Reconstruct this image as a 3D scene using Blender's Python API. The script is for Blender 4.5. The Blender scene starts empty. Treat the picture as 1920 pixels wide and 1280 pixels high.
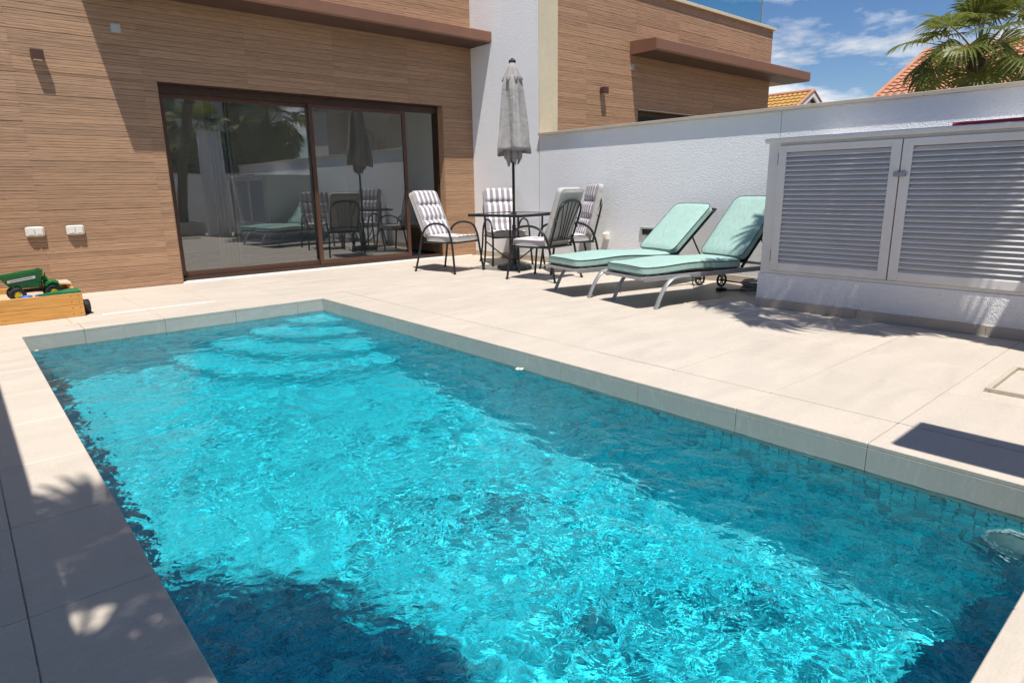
import bpy, math, random
from mathutils import Vector, Matrix
import numpy as np
random.seed(7); np.random.seed(7)
scene = bpy.context.scene
col = scene.collection
R = math.radians

# ------------------------------------------------------------------ camera, sky, sun, exposure
cam_d = bpy.data.cameras.new('camera'); cam = bpy.data.objects.new('camera', cam_d); col.objects.link(cam)
YAW, PITCH, ROLL = 0.7134, 0.2353, -0.0150
fwd = Vector((math.sin(YAW)*math.cos(PITCH), math.cos(YAW)*math.cos(PITCH), -math.sin(PITCH)))
rt0 = Vector((math.cos(YAW), -math.sin(YAW), 0)); up0 = rt0.cross(fwd)
rt = math.cos(ROLL)*rt0 + math.sin(ROLL)*up0; up = -math.sin(ROLL)*rt0 + math.cos(ROLL)*up0
m = Matrix((rt, up, -fwd)).transposed().to_4x4(); m.translation = Vector((0, 0, 1.1)); cam.matrix_world = m
cam_d.sensor_width = 36.0; cam_d.lens = 1195.14/1920*36; cam_d.clip_start = 0.02; cam_d.clip_end = 2000
scene.camera = cam
SUN = Vector((-0.187, -0.31, 1.0)).normalized()          # direction towards the sun
elev = math.asin(SUN.z)
w = bpy.data.worlds.new('World'); scene.world = w; w.use_nodes = True
nt = w.node_tree; nt.nodes.clear()
def N(t, typ, **kw):
    n = t.nodes.new(typ)
    for k, v in kw.items(): setattr(n, k, v)
    return n
out = N(nt, 'ShaderNodeOutputWorld'); bg = N(nt, 'ShaderNodeBackground')
sky = N(nt, 'ShaderNodeTexSky', sky_type='NISHITA', sun_disc=False)
sky.sun_elevation = elev; sky.sun_rotation = math.atan2(SUN.x, SUN.y)
sky.altitude = 100; sky.air_density = 1.0; sky.dust_density = 0.15; sky.ozone_density = 4.0
bg.inputs['Strength'].default_value = 0.061
# clouds: soft cumulus patches in a layer overhead, the same all round the sky
tc = N(nt, 'ShaderNodeTexCoord'); sep = N(nt, 'ShaderNodeSeparateXYZ'); nt.links.new(tc.outputs['Generated'], sep.inputs[0])
zz = N(nt, 'ShaderNodeMath', operation='ADD'); zz.inputs[1].default_value = 0.16; nt.links.new(sep.outputs['Z'], zz.inputs[0])
zm = N(nt, 'ShaderNodeMath', operation='MAXIMUM'); zm.inputs[1].default_value = 0.05; nt.links.new(zz.outputs[0], zm.inputs[0])
dx = N(nt, 'ShaderNodeMath', operation='DIVIDE'); nt.links.new(sep.outputs['X'], dx.inputs[0]); nt.links.new(zm.outputs[0], dx.inputs[1])
dy = N(nt, 'ShaderNodeMath', operation='DIVIDE'); nt.links.new(sep.outputs['Y'], dy.inputs[0]); nt.links.new(zm.outputs[0], dy.inputs[1])
cb = N(nt, 'ShaderNodeCombineXYZ'); nt.links.new(dx.outputs[0], cb.inputs[0]); nt.links.new(dy.outputs[0], cb.inputs[1]); cb.inputs[2].default_value = 5.3
cn = N(nt, 'ShaderNodeTexNoise'); cn.inputs['Scale'].default_value = 1.5; cn.inputs['Detail'].default_value = 9; cn.inputs['Roughness'].default_value = 0.58; cn.inputs['Distortion'].default_value = 0.25
nt.links.new(cb.outputs[0], cn.inputs['Vector'])
cr = N(nt, 'ShaderNodeValToRGB'); cr.color_ramp.elements[0].position = 0.445; cr.color_ramp.elements[1].position = 0.565
zs_ = N(nt, 'ShaderNodeMath', operation='MULTIPLY_ADD'); zs_.inputs[1].default_value = -0.16; nt.links.new(sep.outputs['Z'], zs_.inputs[0]); nt.links.new(cn.outputs['Fac'], zs_.inputs[2])
nt.links.new(zs_.outputs[0], cr.inputs[0])
cn2 = N(nt, 'ShaderNodeTexNoise'); cn2.inputs['Scale'].default_value = 3.1; cn2.inputs['Detail'].default_value = 6; nt.links.new(cb.outputs[0], cn2.inputs['Vector'])
cr2 = N(nt, 'ShaderNodeValToRGB'); cr2.color_ramp.elements[0].position = 0.35; cr2.color_ramp.elements[1].position = 0.7
cr2.color_ramp.elements[0].color = (9.0, 9.6, 10.6, 1); cr2.color_ramp.elements[1].color = (14.5, 14.7, 15.0, 1); nt.links.new(cn2.outputs['Fac'], cr2.inputs[0])
sat = N(nt, 'ShaderNodeHueSaturation'); sat.inputs['Saturation'].default_value = 1.18; sat.inputs['Value'].default_value = 1.38; sat.inputs['Hue'].default_value = 0.508
nt.links.new(sky.outputs[0], sat.inputs['Color'])
mx = N(nt, 'ShaderNodeMixRGB'); nt.links.new(cr.outputs[0], mx.inputs[0]); nt.links.new(sat.outputs[0], mx.inputs[1]); nt.links.new(cr2.outputs[0], mx.inputs[2])
nt.links.new(mx.outputs[0], bg.inputs['Color']); nt.links.new(bg.outputs[0], out.inputs[0])
sun_d = bpy.data.lights.new('sun', 'SUN'); sun = bpy.data.objects.new('sun', sun_d); col.objects.link(sun)
sun_d.energy = 5.0; sun_d.angle = R(0.53); sun_d.color = (1.0, 0.965, 0.91)
sun.rotation_euler = (-SUN).to_track_quat('-Z', 'Y').to_euler(); sun.location = (0, 0, 30)
sun_d.cycles.is_caustics_light = True
vs = scene.view_settings; vs.view_transform = 'Standard'; vs.look = 'None'; vs.exposure = 0.27; vs.gamma = 1.0; vs.use_curve_mapping = False
scene.render.engine = 'CYCLES'
cy = scene.cycles
cy.max_bounces = 9; cy.diffuse_bounces = 4; cy.glossy_bounces = 5; cy.transmission_bounces = 6; cy.transparent_max_bounces = 16
cy.caustics_reflective = False; cy.caustics_refractive = True; cy.sample_clamp_indirect = 4.0; cy.blur_glossy = 0.3
cy.use_denoising = True; cy.use_adaptive_sampling = True; cy.adaptive_threshold = 0.02
try: cy.denoiser = 'OPENIMAGEDENOISE'
except Exception: pass

# ------------------------------------------------------------------ materials
MATS = {}
def mat(name):
    mt = bpy.data.materials.new(name); mt.use_nodes = True; t = mt.node_tree; t.nodes.clear()
    o = N(t, 'ShaderNodeOutputMaterial'); b = N(t, 'ShaderNodeBsdfPrincipled'); t.links.new(b.outputs[0], o.inputs[0])
    MATS[name] = mt
    return mt, t, b, o
def L(t, a, b): t.links.new(a, b)
def coords(t, kind='world', scale=(1, 1, 1), rot=(0, 0, 0)):
    if kind == 'world': s = N(t, 'ShaderNodeNewGeometry').outputs['Position']
    else: s = N(t, 'ShaderNodeTexCoord').outputs['Object']
    mp = N(t, 'ShaderNodeMapping'); mp.inputs['Scale'].default_value = scale; mp.inputs['Rotation'].default_value = rot
    L(t, s, mp.inputs[0]); return mp.outputs[0]
def noise(t, vec, scale, detail=4, rough=0.55, dist=0.0):
    n = N(t, 'ShaderNodeTexNoise'); n.inputs['Scale'].default_value = scale; n.inputs['Detail'].default_value = detail
    n.inputs['Roughness'].default_value = rough; n.inputs['Distortion'].default_value = dist
    L(t, vec, n.inputs['Vector']); return n.outputs['Fac']
def ramp(t, fac, stops):
    r = N(t, 'ShaderNodeValToRGB'); e = r.color_ramp.elements
    while len(e) < len(stops): e.new(0.5)
    for k, (p, c) in enumerate(stops):
        e[k].position = p; e[k].color = (*c, 1) if len(c) == 3 else c
    L(t, fac, r.inputs[0]); return r.outputs[0]
def mixc(t, fac, a, b, mode='MIX'):
    x = N(t, 'ShaderNodeMixRGB', blend_type=mode)
    for k, v in ((0, fac), (1, a), (2, b)):
        if hasattr(v, 'is_linked') or hasattr(v, 'links'): L(t, v, x.inputs[k])
        else: x.inputs[k].default_value = v if k == 0 else (*v, 1)
    return x.outputs[0]
def math_(t, op, a, b=0.0, clamp=False):
    x = N(t, 'ShaderNodeMath', operation=op); x.use_clamp = clamp
    for k, v in ((0, a), (1, b)):
        if hasattr(v, 'links'): L(t, v, x.inputs[k])
        else: x.inputs[k].default_value = v
    return x.outputs[0]
def bump(t, b, h, strength=0.3, dist=0.01):
    x = N(t, 'ShaderNodeBump'); x.inputs['Strength'].default_value = strength; x.inputs['Distance'].default_value = dist
    L(t, h, x.inputs['Height']); L(t, x.outputs[0], b.inputs['Normal'])
def simple(name, c, rough=0.5, metal=0.0, var=0.12, vscale=6.0, bstr=0.0, bscale=200.0, spec=0.5, kind='world'):
    mt, t, b, o = mat(name)
    v = coords(t, kind)
    f = noise(t, v, vscale, 5, 0.6)
    lo = tuple(x*(1-var) for x in c); hi = tuple(min(1, x*(1+var)) for x in c)
    L(t, ramp(t, f, [(0.3, lo), (0.7, hi)]), b.inputs['Base Color'])
    b.inputs['Roughness'].default_value = rough; b.inputs['Metallic'].default_value = metal
    b.inputs['Specular IOR Level'].default_value = spec
    if bstr: bump(t, b, noise(t, v, bscale, 3), bstr, 0.002)
    return mt
def rnd(t): return N(t, 'ShaderNodeObjectInfo').outputs['Random']

# limestone-look porcelain paving
def stone(name, c, veins=0.5, rough=0.42, tint=0.10):
    mt, t, b, o = mat(name)
    v = coords(t, 'world'); vs_ = coords(t, 'world', (1.0, 4.0, 1.0), (0, 0, 0.35))
    cloud = noise(t, vs_, 1.6, 7, 0.62, 0.6); fine = noise(t, coords(t, 'world', (3, 14, 3), (0, 0, 0.3)), 6, 6, 0.7)
    speck = noise(t, v, 150, 2, 0.5)
    a = tuple(x*(1-tint) for x in c); d = tuple(min(1, x*(1+tint*0.7)) for x in c)
    base = ramp(t, cloud, [(0.32, a), (0.68, d)])
    base = mixc(t, 0.35, base, ramp(t, fine, [(0.35, tuple(x*0.84 for x in c)), (0.65, tuple(min(1, x*1.1) for x in c))]))
    base = mixc(t, 0.16, base, ramp(t, speck, [(0.38, (0.30, 0.25, 0.2)), (0.46, tuple(min(1, x*1.03) for x in c))]))
    # thin pale veins
    vn = noise(t, coords(t, 'world', (1, 1.6, 1), (0, 0, 0.8)), 2.1, 5, 0.6, 1.2)
    vein = math_(t, 'SUBTRACT', 1.0, math_(t, 'MULTIPLY', math_(t, 'ABSOLUTE', math_(t, 'SUBTRACT', vn, 0.5)), 70.0), True)
    base = mixc(t, math_(t, 'MULTIPLY', vein, 0.22*veins), base, tuple(min(1, x*1.35+0.05) for x in c))
    # dirt and worn patches with their own shape, each slab a little different
    dirt = noise(t, v, 0.9, 6, 0.65, 0.4)
    base = mixc(t, math_(t, 'MULTIPLY', ramp(t, dirt, [(0.5, (0, 0, 0)), (0.75, (1, 1, 1))]), 0.16), base, tuple(x*0.66 for x in c))
    hv = N(t, 'ShaderNodeHueSaturation'); L(t, base, hv.inputs['Color'])
    L(t, math_(t, 'ADD', math_(t, 'MULTIPLY', rnd(t), 0.05), 0.975), hv.inputs['Value'])
    L(t, hv.outputs[0], b.inputs['Base Color'])
    b.inputs['Roughness'].default_value = rough; L(t, ramp(t, cloud, [(0.3, (rough-0.06,)*3), (0.7, (rough+0.1,)*3)]), b.inputs['Roughness'])
    bump(t, b, noise(t, v, 45, 5, 0.6), 0.12, 0.003)
    return mt
stone('paving_stone', (0.555, 0.485, 0.405), rough=0.5)
stone('wall_stone', (0.50, 0.43, 0.345), rough=0.6)
stone('pool_rim_tile', (0.50, 0.455, 0.40), veins=1.0, rough=0.35, tint=0.07)
stone('cream_stone', (0.63, 0.55, 0.39), rough=0.6)
stone('interior_tile', (0.42, 0.40, 0.37), rough=0.25)
simple('joint_grout', (0.41, 0.36, 0.30), 0.9, var=0.3, vscale=20)
simple('dark_gap', (0.05, 0.045, 0.04), 0.9, var=0.3, vscale=20)
simple('white_sill', (0.80, 0.79, 0.77), 0.4, var=0.05)

# rough white render with a knobbly trowel texture
def stucco(name, c):
    mt, t, b, o = mat(name)
    v = coords(t, 'world')
    big = noise(t, v, 0.8, 5, 0.6); stain = noise(t, coords(t, 'world', (3.0, 3.0, 0.35)), 1.5, 5, 0.6)
    base = ramp(t, big, [(0.3, tuple(x*0.965 for x in c)), (0.7, c)])
    base = mixc(t, math_(t, 'MULTIPLY', ramp(t, stain, [(0.58, (0, 0, 0)), (0.8, (1, 1, 1))]), 0.35), base, tuple(x*0.86 for x in c))
    sz = N(t, 'ShaderNodeSeparateXYZ'); L(t, v, sz.inputs[0])
    splash = math_(t, 'MULTIPLY', math_(t, 'SUBTRACT', 1.0, math_(t, 'MULTIPLY', sz.outputs['Z'], 2.2), True), noise(t, coords(t, 'world', (1, 1, 0.6)), 5, 6, 0.7))
    base = mixc(t, math_(t, 'MULTIPLY', splash, 0.4), base, (0.50, 0.45, 0.38))
    L(t, base, b.inputs['Base Color']); b.inputs['Roughness'].default_value = 0.92; b.inputs['Specular IOR Level'].default_value = 0.2
    vo = N(t, 'ShaderNodeTexVoronoi', feature='SMOOTH_F1'); vo.inputs['Scale'].default_value = 92; vo.inputs['Smoothness'].default_value = 0.6
    wv = N(t, 'ShaderNodeMixRGB'); wv.inputs[0].default_value = 0.06; L(t, v, wv.inputs[1])
    nn = N(t, 'ShaderNodeTexNoise'); nn.inputs['Scale'].default_value = 14; L(t, v, nn.inputs['Vector']); L(t, nn.outputs['Color'], wv.inputs[2])
    L(t, wv.outputs[0], vo.inputs['Vector'])
    h = math_(t, 'ADD', math_(t, 'MULTIPLY', vo.outputs['Distance'], -0.8), math_(t, 'MULTIPLY', noise(t, v, 70, 4, 0.6), 0.9))
    bump(t, b, h, 0.6, 0.009)
    return mt
stucco('white_render', (0.88, 0.885, 0.89))
simple('smooth_white', (0.80, 0.80, 0.80), 0.7, var=0.04, vscale=2, bstr=0.05, bscale=80)
simple('room_paint', (0.86, 0.87, 0.86), 0.8, var=0.03, vscale=2)

# ceramic cladding printed and embossed like wood
def wood_tile(name, c, dark, kind='world', along='x', rough=0.55):
    mt, t, b, o = mat(name)
    sc = (0.7, 0.7, 26.0) if along == 'x' else (26, 1.2, 1.2)
    off = N(t, 'ShaderNodeVectorMath', operation='ADD'); L(t, coords(t, kind), off.inputs[0])
    cx = N(t, 'ShaderNodeCombineXYZ'); L(t, math_(t, 'MULTIPLY', rnd(t), 37.0), cx.inputs[0]); L(t, math_(t, 'MULTIPLY', rnd(t), 11.0), cx.inputs[1]); L(t, cx.outputs[0], off.inputs[1])
    mp = N(t, 'ShaderNodeMapping'); mp.inputs['Scale'].default_value = sc; L(t, off.outputs[0], mp.inputs[0])
    g1 = noise(t, mp.outputs[0], 1.7, 7, 0.62, 1.1); g2 = noise(t, mp.outputs[0], 7.0, 5, 0.7, 0.3)
    base = ramp(t, g1, [(0.22, dark), (0.38, tuple(0.65*x+0.35*y for x, y in zip(c, dark))), (0.56, c), (0.75, tuple(min(1, x*1.12) for x in c))])
    base = mixc(t, 0.6, base, ramp(t, g2, [(0.36, tuple(x*0.34 for x in c)), (0.46, c), (0.7, tuple(min(1, x*1.2) for x in c))]))
    hv = N(t, 'ShaderNodeHueSaturation'); L(t, base, hv.inputs['Color']); L(t, math_(t, 'ADD', math_(t, 'MULTIPLY', rnd(t), 0.22), 0.89), hv.inputs['Value'])
    L(t, hv.outputs[0], b.inputs['Base Color']); b.inputs['Roughness'].default_value = rough
    bump(t, b, math_(t, 'ADD', g2, math_(t, 'MULTIPLY', g1, 0.6)), 0.8, 0.006)
    return mt
wood_tile('wood_cladding', (0.425, 0.252, 0.145), (0.16, 0.08, 0.038))
wood_tile('pine_board', (0.62, 0.31, 0.075), (0.33, 0.13, 0.03), rough=0.5)
simple('board_bare', (0.58, 0.42, 0.31), 0.7, var=0.12, vscale=14)
simple('cladding_backing', (0.20, 0.125, 0.07), 0.9, var=0.15, vscale=9)
simple('brown_metal', (0.10, 0.048, 0.031), 0.42, 0.25, var=0.08, vscale=4, bstr=0.04)
simple('bronze_frame', (0.062, 0.034, 0.022), 0.4, 0.35, var=0.1, vscale=7)
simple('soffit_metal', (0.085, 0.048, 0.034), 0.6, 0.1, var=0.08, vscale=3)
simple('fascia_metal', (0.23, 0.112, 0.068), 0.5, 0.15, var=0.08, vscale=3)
simple('white_plastic', (0.76, 0.74, 0.66), 0.4, var=0.04)
simple('grey_plastic', (0.42, 0.45, 0.42), 0.4, var=0.05)
simple('dark_lens', (0.03, 0.045, 0.04), 0.12, var=0.2)
simple('charcoal_metal', (0.022, 0.024, 0.027), 0.36, 0.3, var=0.15, vscale=20)
simple('silver_metal', (0.36, 0.36, 0.36), 0.38, 0.45, var=0.08, vscale=15)
simple('cabinet_metal', (0.74, 0.72, 0.69), 0.42, 0.12, var=0.05, vscale=3, bstr=0.04)
simple('black_rubber', (0.014, 0.014, 0.015), 0.6, var=0.3, vscale=40)
simple('black_plastic', (0.018, 0.018, 0.02), 0.4, var=0.2, vscale=30)
simple('toy_green', (0.012, 0.14, 0.026), 0.3, var=0.12, vscale=25)
simple('painted_green', (0.006, 0.155, 0.06), 0.45, var=0.15, vscale=18)
simple('toy_yellow', (0.72, 0.52, 0.02), 0.3, var=0.08, vscale=25)
simple('toy_blue', (0.03, 0.16, 0.62), 0.3, var=0.1, vscale=25)
simple('toy_white', (0.78, 0.78, 0.76), 0.4, var=0.05)
simple('red_foam', (0.42, 0.016, 0.04), 0.55, var=0.15, vscale=30)
simple('hose_grey', (0.22, 0.25, 0.28), 0.45, var=0.15, vscale=30)
simple('sand', (0.50, 0.38, 0.25), 0.95, var=0.2, vscale=60, bstr=0.5, bscale=300)
simple('planter_stone', (0.36, 0.35, 0.32), 0.7, var=0.1, bstr=0.1)
simple('soil', (0.08, 0.055, 0.035), 0.95, var=0.3, vscale=40)
simple('earth', (0.30, 0.26, 0.20), 0.95, var=0.2, vscale=1.5, bstr=0.3, bscale=30)
simple('sheer_fabric', (0.36, 0.36, 0.35), 0.9, var=0.05)
simple('sideboard_wood', (0.16, 0.075, 0.04), 0.5, var=0.2, vscale=10)
simple('far_wall_white', (0.74, 0.73, 0.71), 0.8, var=0.05, vscale=1)
simple('far_wall_cream', (0.58, 0.50, 0.38), 0.85, var=0.08, vscale=1)
simple('far_stone', (0.42, 0.30, 0.24), 0.85, var=0.2, vscale=4)
simple('far_glass', (0.03, 0.05, 0.06), 0.08, var=0.1, vscale=1)
simple('slate_roof', (0.20, 0.20, 0.21), 0.7, var=0.15, vscale=3)

def fabric(name, c, weave=900.0, wr=0.0, rough=0.9, kind='object'):
    mt, t, b, o = mat(name)
    v = coords(t, kind)
    f = noise(t, v, 8, 5, 0.6); g = noise(t, v, weave, 2, 0.5)
    base = ramp(t, f, [(0.3, tuple(x*0.92 for x in c)), (0.7, tuple(min(1, x*1.05) for x in c))])
    base = mixc(t, 0.35, base, ramp(t, g, [(0.3, tuple(x*0.8 for x in c)), (0.7, tuple(min(1, x*1.12) for x in c))]))
    L(t, base, b.inputs['Base Color']); b.inputs['Roughness'].default_value = rough; b.inputs['Specular IOR Level'].default_value = 0.25
    b.inputs['Sheen Weight'].default_value = 0.1
    wn = noise(t, coords(t, kind, (1.0, 1.6, 1.0)), 6.5, 3, 0.5, 1.2)
    bump(t, b, math_(t, 'ADD', math_(t, 'MULTIPLY', wn, 1.0 if not wr else wr), math_(t, 'MULTIPLY', g, 0.04)), 0.5, 0.016)
    return mt
fabric('aqua_fabric', (0.335, 0.495, 0.435), wr=1.5)
simple('aqua_piping', (0.015, 0.045, 0.045), 0.7, var=0.1)
fabric('cushion_grey', (0.46, 0.44, 0.41), wr=1.2)
fabric('parasol_fabric', (0.33, 0.315, 0.30), wr=1.6)
simple('parasol_white', (0.6, 0.58, 0.55), 0.8)
def striped():
    mt, t, b, o = mat('striped_fabric')
    s = N(t, 'ShaderNodeSeparateXYZ'); L(t, N(t, 'ShaderNodeTexCoord').outputs['Object'], s.inputs[0])
    ph = math_(t, 'FRACT', math_(t, 'ADD', math_(t, 'MULTIPLY', s.outputs['X'], 11.2), 0.5))
    tri = math_(t, 'ABSOLUTE', math_(t, 'SUBTRACT', ph, 0.5))
    broad = ramp(t, tri, [(0.225, (0, 0, 0)), (0.24, (1, 1, 1))])
    ph2 = math_(t, 'FRACT', math_(t, 'MULTIPLY', s.outputs['X'], 67.0)); thin = ramp(t, ph2, [(0.15, (1, 1, 1)), (0.2, (0, 0, 0))])
    v = coords(t, 'object'); g = noise(t, v, 700, 2)
    grey = ramp(t, g, [(0.3, (0.27, 0.235, 0.26)), (0.7, (0.37, 0.33, 0.355))]); wh = ramp(t, g, [(0.3, (0.72, 0.69, 0.67)), (0.7, (0.80, 0.78, 0.76))])
    c = mixc(t, broad, wh, grey); c = mixc(t, math_(t, 'MULTIPLY', thin, 0.25), c, (0.5, 0.46, 0.48))
    L(t, c, b.inputs['Base Color']); b.inputs['Roughness'].default_value = 0.9; b.inputs['Specular IOR Level'].default_value = 0.2
    bump(t, b, noise(t, v, 16, 3, 0.5, 0.8), 0.35, 0.012)
striped()

def roof_mat(name, c1, c2):
    mt, t, b, o = mat(name)
    v = coords(t, 'world'); f = noise(t, v, 2.2, 6, 0.7); g = noise(t, v, 11, 4, 0.7)
    base = mixc(t, 0.5, ramp(t, f, [(0.3, c1), (0.7, c2)]), ramp(t, g, [(0.3, c1), (0.72, c2)]))
    L(t, base, b.inputs['Base Color']); b.inputs['Roughness'].default_value = 0.8
roof_mat('roof_ochre', (0.34, 0.17, 0.04), (0.52, 0.32, 0.09))
roof_mat('roof_terracotta', (0.36, 0.14, 0.07), (0.52, 0.27, 0.16))

def leaf(name, c1, c2, trans=0.3):
    mt, t, b, o = mat(name)
    f = noise(t, coords(t, 'world'), 9, 3); base = ramp(t, f, [(0.3, c1), (0.7, c2)])
    hv = N(t, 'ShaderNodeHueSaturation'); L(t, base, hv.inputs['Color']); L(t, math_(t, 'ADD', math_(t, 'MULTIPLY', rnd(t), 0.5), 0.75), hv.inputs['Value'])
    L(t, hv.outputs[0], b.inputs['Base Color']); b.inputs['Roughness'].default_value = 0.45
    tr = N(t, 'ShaderNodeBsdfTranslucent'); L(t, hv.outputs[0], tr.inputs[0])
    ms = N(t, 'ShaderNodeMixShader'); ms.inputs[0].default_value = trans; L(t, b.outputs[0], ms.inputs[1]); L(t, tr.outputs[0], ms.inputs[2]); L(t, ms.outputs[0], o.inputs[0])
leaf('palm_leaf', (0.085, 0.125, 0.018), (0.27, 0.28, 0.065), 0.48)
leaf('palm_dry', (0.20, 0.13, 0.06), (0.34, 0.24, 0.12), 0.2)
leaf('hedge_leaf', (0.012, 0.03, 0.010), (0.035, 0.07, 0.02))
simple('petiole', (0.17, 0.16, 0.05), 0.5, var=0.3, vscale=10)
simple('palm_bark', (0.085, 0.058, 0.038), 0.95, var=0.45, vscale=14, bstr=0.8, bscale=40)

# window glass: clear with a mirror-like sheen (double glazing), glass balustrade, table glass
def glass(name, tint, ior, rough=0.0, wob=False):
    mt, t, b, o = mat(name); t.nodes.remove(b)
    tr = N(t, 'ShaderNodeBsdfTransparent'); tr.inputs[0].default_value = (*tint, 1)
    gl = N(t, 'ShaderNodeBsdfGlossy'); gl.inputs['Roughness'].default_value = rough; gl.inputs['Color'].default_value = (0.95, 0.97, 0.97, 1)
    lw_ = N(t, 'ShaderNodeLayerWeight'); lw_.inputs['Blend'].default_value = 0.5
    f0 = ((ior-1)/(ior+1))**2
    fac = math_(t, 'ADD', math_(t, 'MULTIPLY', math_(t, 'POWER', lw_.outputs['Facing'], 5.0), 1-f0), f0)
    if wob: bump(t, gl, noise(t, coords(t, 'world'), 1.3, 1, 0.4), 0.06, 0.02)
    ms = N(t, 'ShaderNodeMixShader'); L(t, fac, ms.inputs[0]); L(t, tr.outputs[0], ms.inputs[1]); L(t, gl.outputs[0], ms.inputs[2]); L(t, ms.outputs[0], o.inputs[0])
glass('door_glass', (0.66, 0.70, 0.69), 2.75, 0.0, True)
glass('balustrade_glass', (0.86, 0.95, 0.95), 1.45)
glass('table_glass', (0.55, 0.60, 0.60), 1.6)

# mosaic of blue-green glass tiles
def mosaic(name, pattern=False):
    mt, t, b, o = mat(name)
    v = coords(t, 'world')
    if pattern:
        ck = N(t, 'ShaderNodeTexVoronoi', feature='F1', distance='CHEBYCHEV'); ck.inputs['Scale'].default_value = 20; ck.inputs['Randomness'].default_value = 0.0
        L(t, v, ck.inputs['Vector']); s = N(t, 'ShaderNodeSeparateColor'); L(t, ck.outputs['Color'], s.inputs[0]); r_ = s.outputs[0]
        edge = math_(t, 'GREATER_THAN', ck.outputs['Distance'], 0.46)
    else:
        at = N(t, 'ShaderNodeAttribute'); at.attribute_name = 'shade'; r_ = at.outputs['Fac']
    base = ramp(t, r_, TILE_RAMP)
    f = noise(t, v, 30, 3); base = mixc(t, 0.2, base, ramp(t, f, [(0.3, (0.015, 0.46, 0.56)), (0.7, (0.04, 0.74, 0.82))]))
    if pattern: base = mixc(t, edge, base, (0.14, 0.70, 0.76))
    L(t, base, b.inputs['Base Color']); b.inputs['Roughness'].default_value = 0.25
TILE_RAMP = [(0.0, (0.010, 0.24, 0.32)), (0.25, (0.020, 0.54, 0.66)), (0.55, (0.025, 0.64, 0.78)), (0.8, (0.035, 0.70, 0.80)), (1.0, (0.06, 0.76, 0.83))]
mosaic('pool_mosaic'); mosaic('pool_step_mosaic', True)
simple('pool_grout', (0.14, 0.70, 0.76), 0.8, var=0.1, vscale=10)
def water():
    mt, t, b, o = mat('pool_water'); t.nodes.remove(b)
    gl = N(t, 'ShaderNodeBsdfGlass'); gl.inputs['IOR'].default_value = 1.333; gl.inputs['Roughness'].default_value = 0.0; gl.inputs['Color'].default_value = (0.80, 0.985, 1.0, 1)
    # capillary ripples: livelier towards the near end, calmer by the far wall
    v = coords(t, 'world')
    wv = N(t, 'ShaderNodeTexNoise'); wv.inputs['Scale'].default_value = 1.6; wv.inputs['Detail'].default_value = 2; L(t, v, wv.inputs['Vector'])
    wm = N(t, 'ShaderNodeMixRGB'); wm.inputs[0].default_value = 0.12; L(t, v, wm.inputs[1]); L(t, wv.outputs['Color'], wm.inputs[2])
    n0 = noise(t, wm.outputs[0], 4.2, 1, 0.5, 0.8); n1 = noise(t, wm.outputs[0], 10.0, 1, 0.5, 0.9); n2 = noise(t, wm.outputs[0], 24.0, 2, 0.55, 0.7); n3 = noise(t, wm.outputs[0], 55.0, 1, 0.5, 0.3)
    patch = ramp(t, noise(t, v, 1.3, 3, 0.6), [(0.35, (0.36,)*3), (0.65, (1.0,)*3)])
    h = math_(t, 'ADD', math_(t, 'ADD', math_(t, 'ADD', n1, math_(t, 'MULTIPLY', n0, 1.6)), math_(t, 'MULTIPLY', n2, 0.42)), math_(t, 'MULTIPLY', n3, 0.05))
    h = math_(t, 'MULTIPLY', h, patch)
    bp = N(t, 'ShaderNodeBump'); bp.inputs['Strength'].default_value = 1.0; bp.inputs['Distance'].default_value = 0.012; L(t, h, bp.inputs['Height']); L(t, bp.outputs[0], gl.inputs['Normal'])
    L(t, gl.outputs[0], o.inputs[0])
water()

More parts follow.
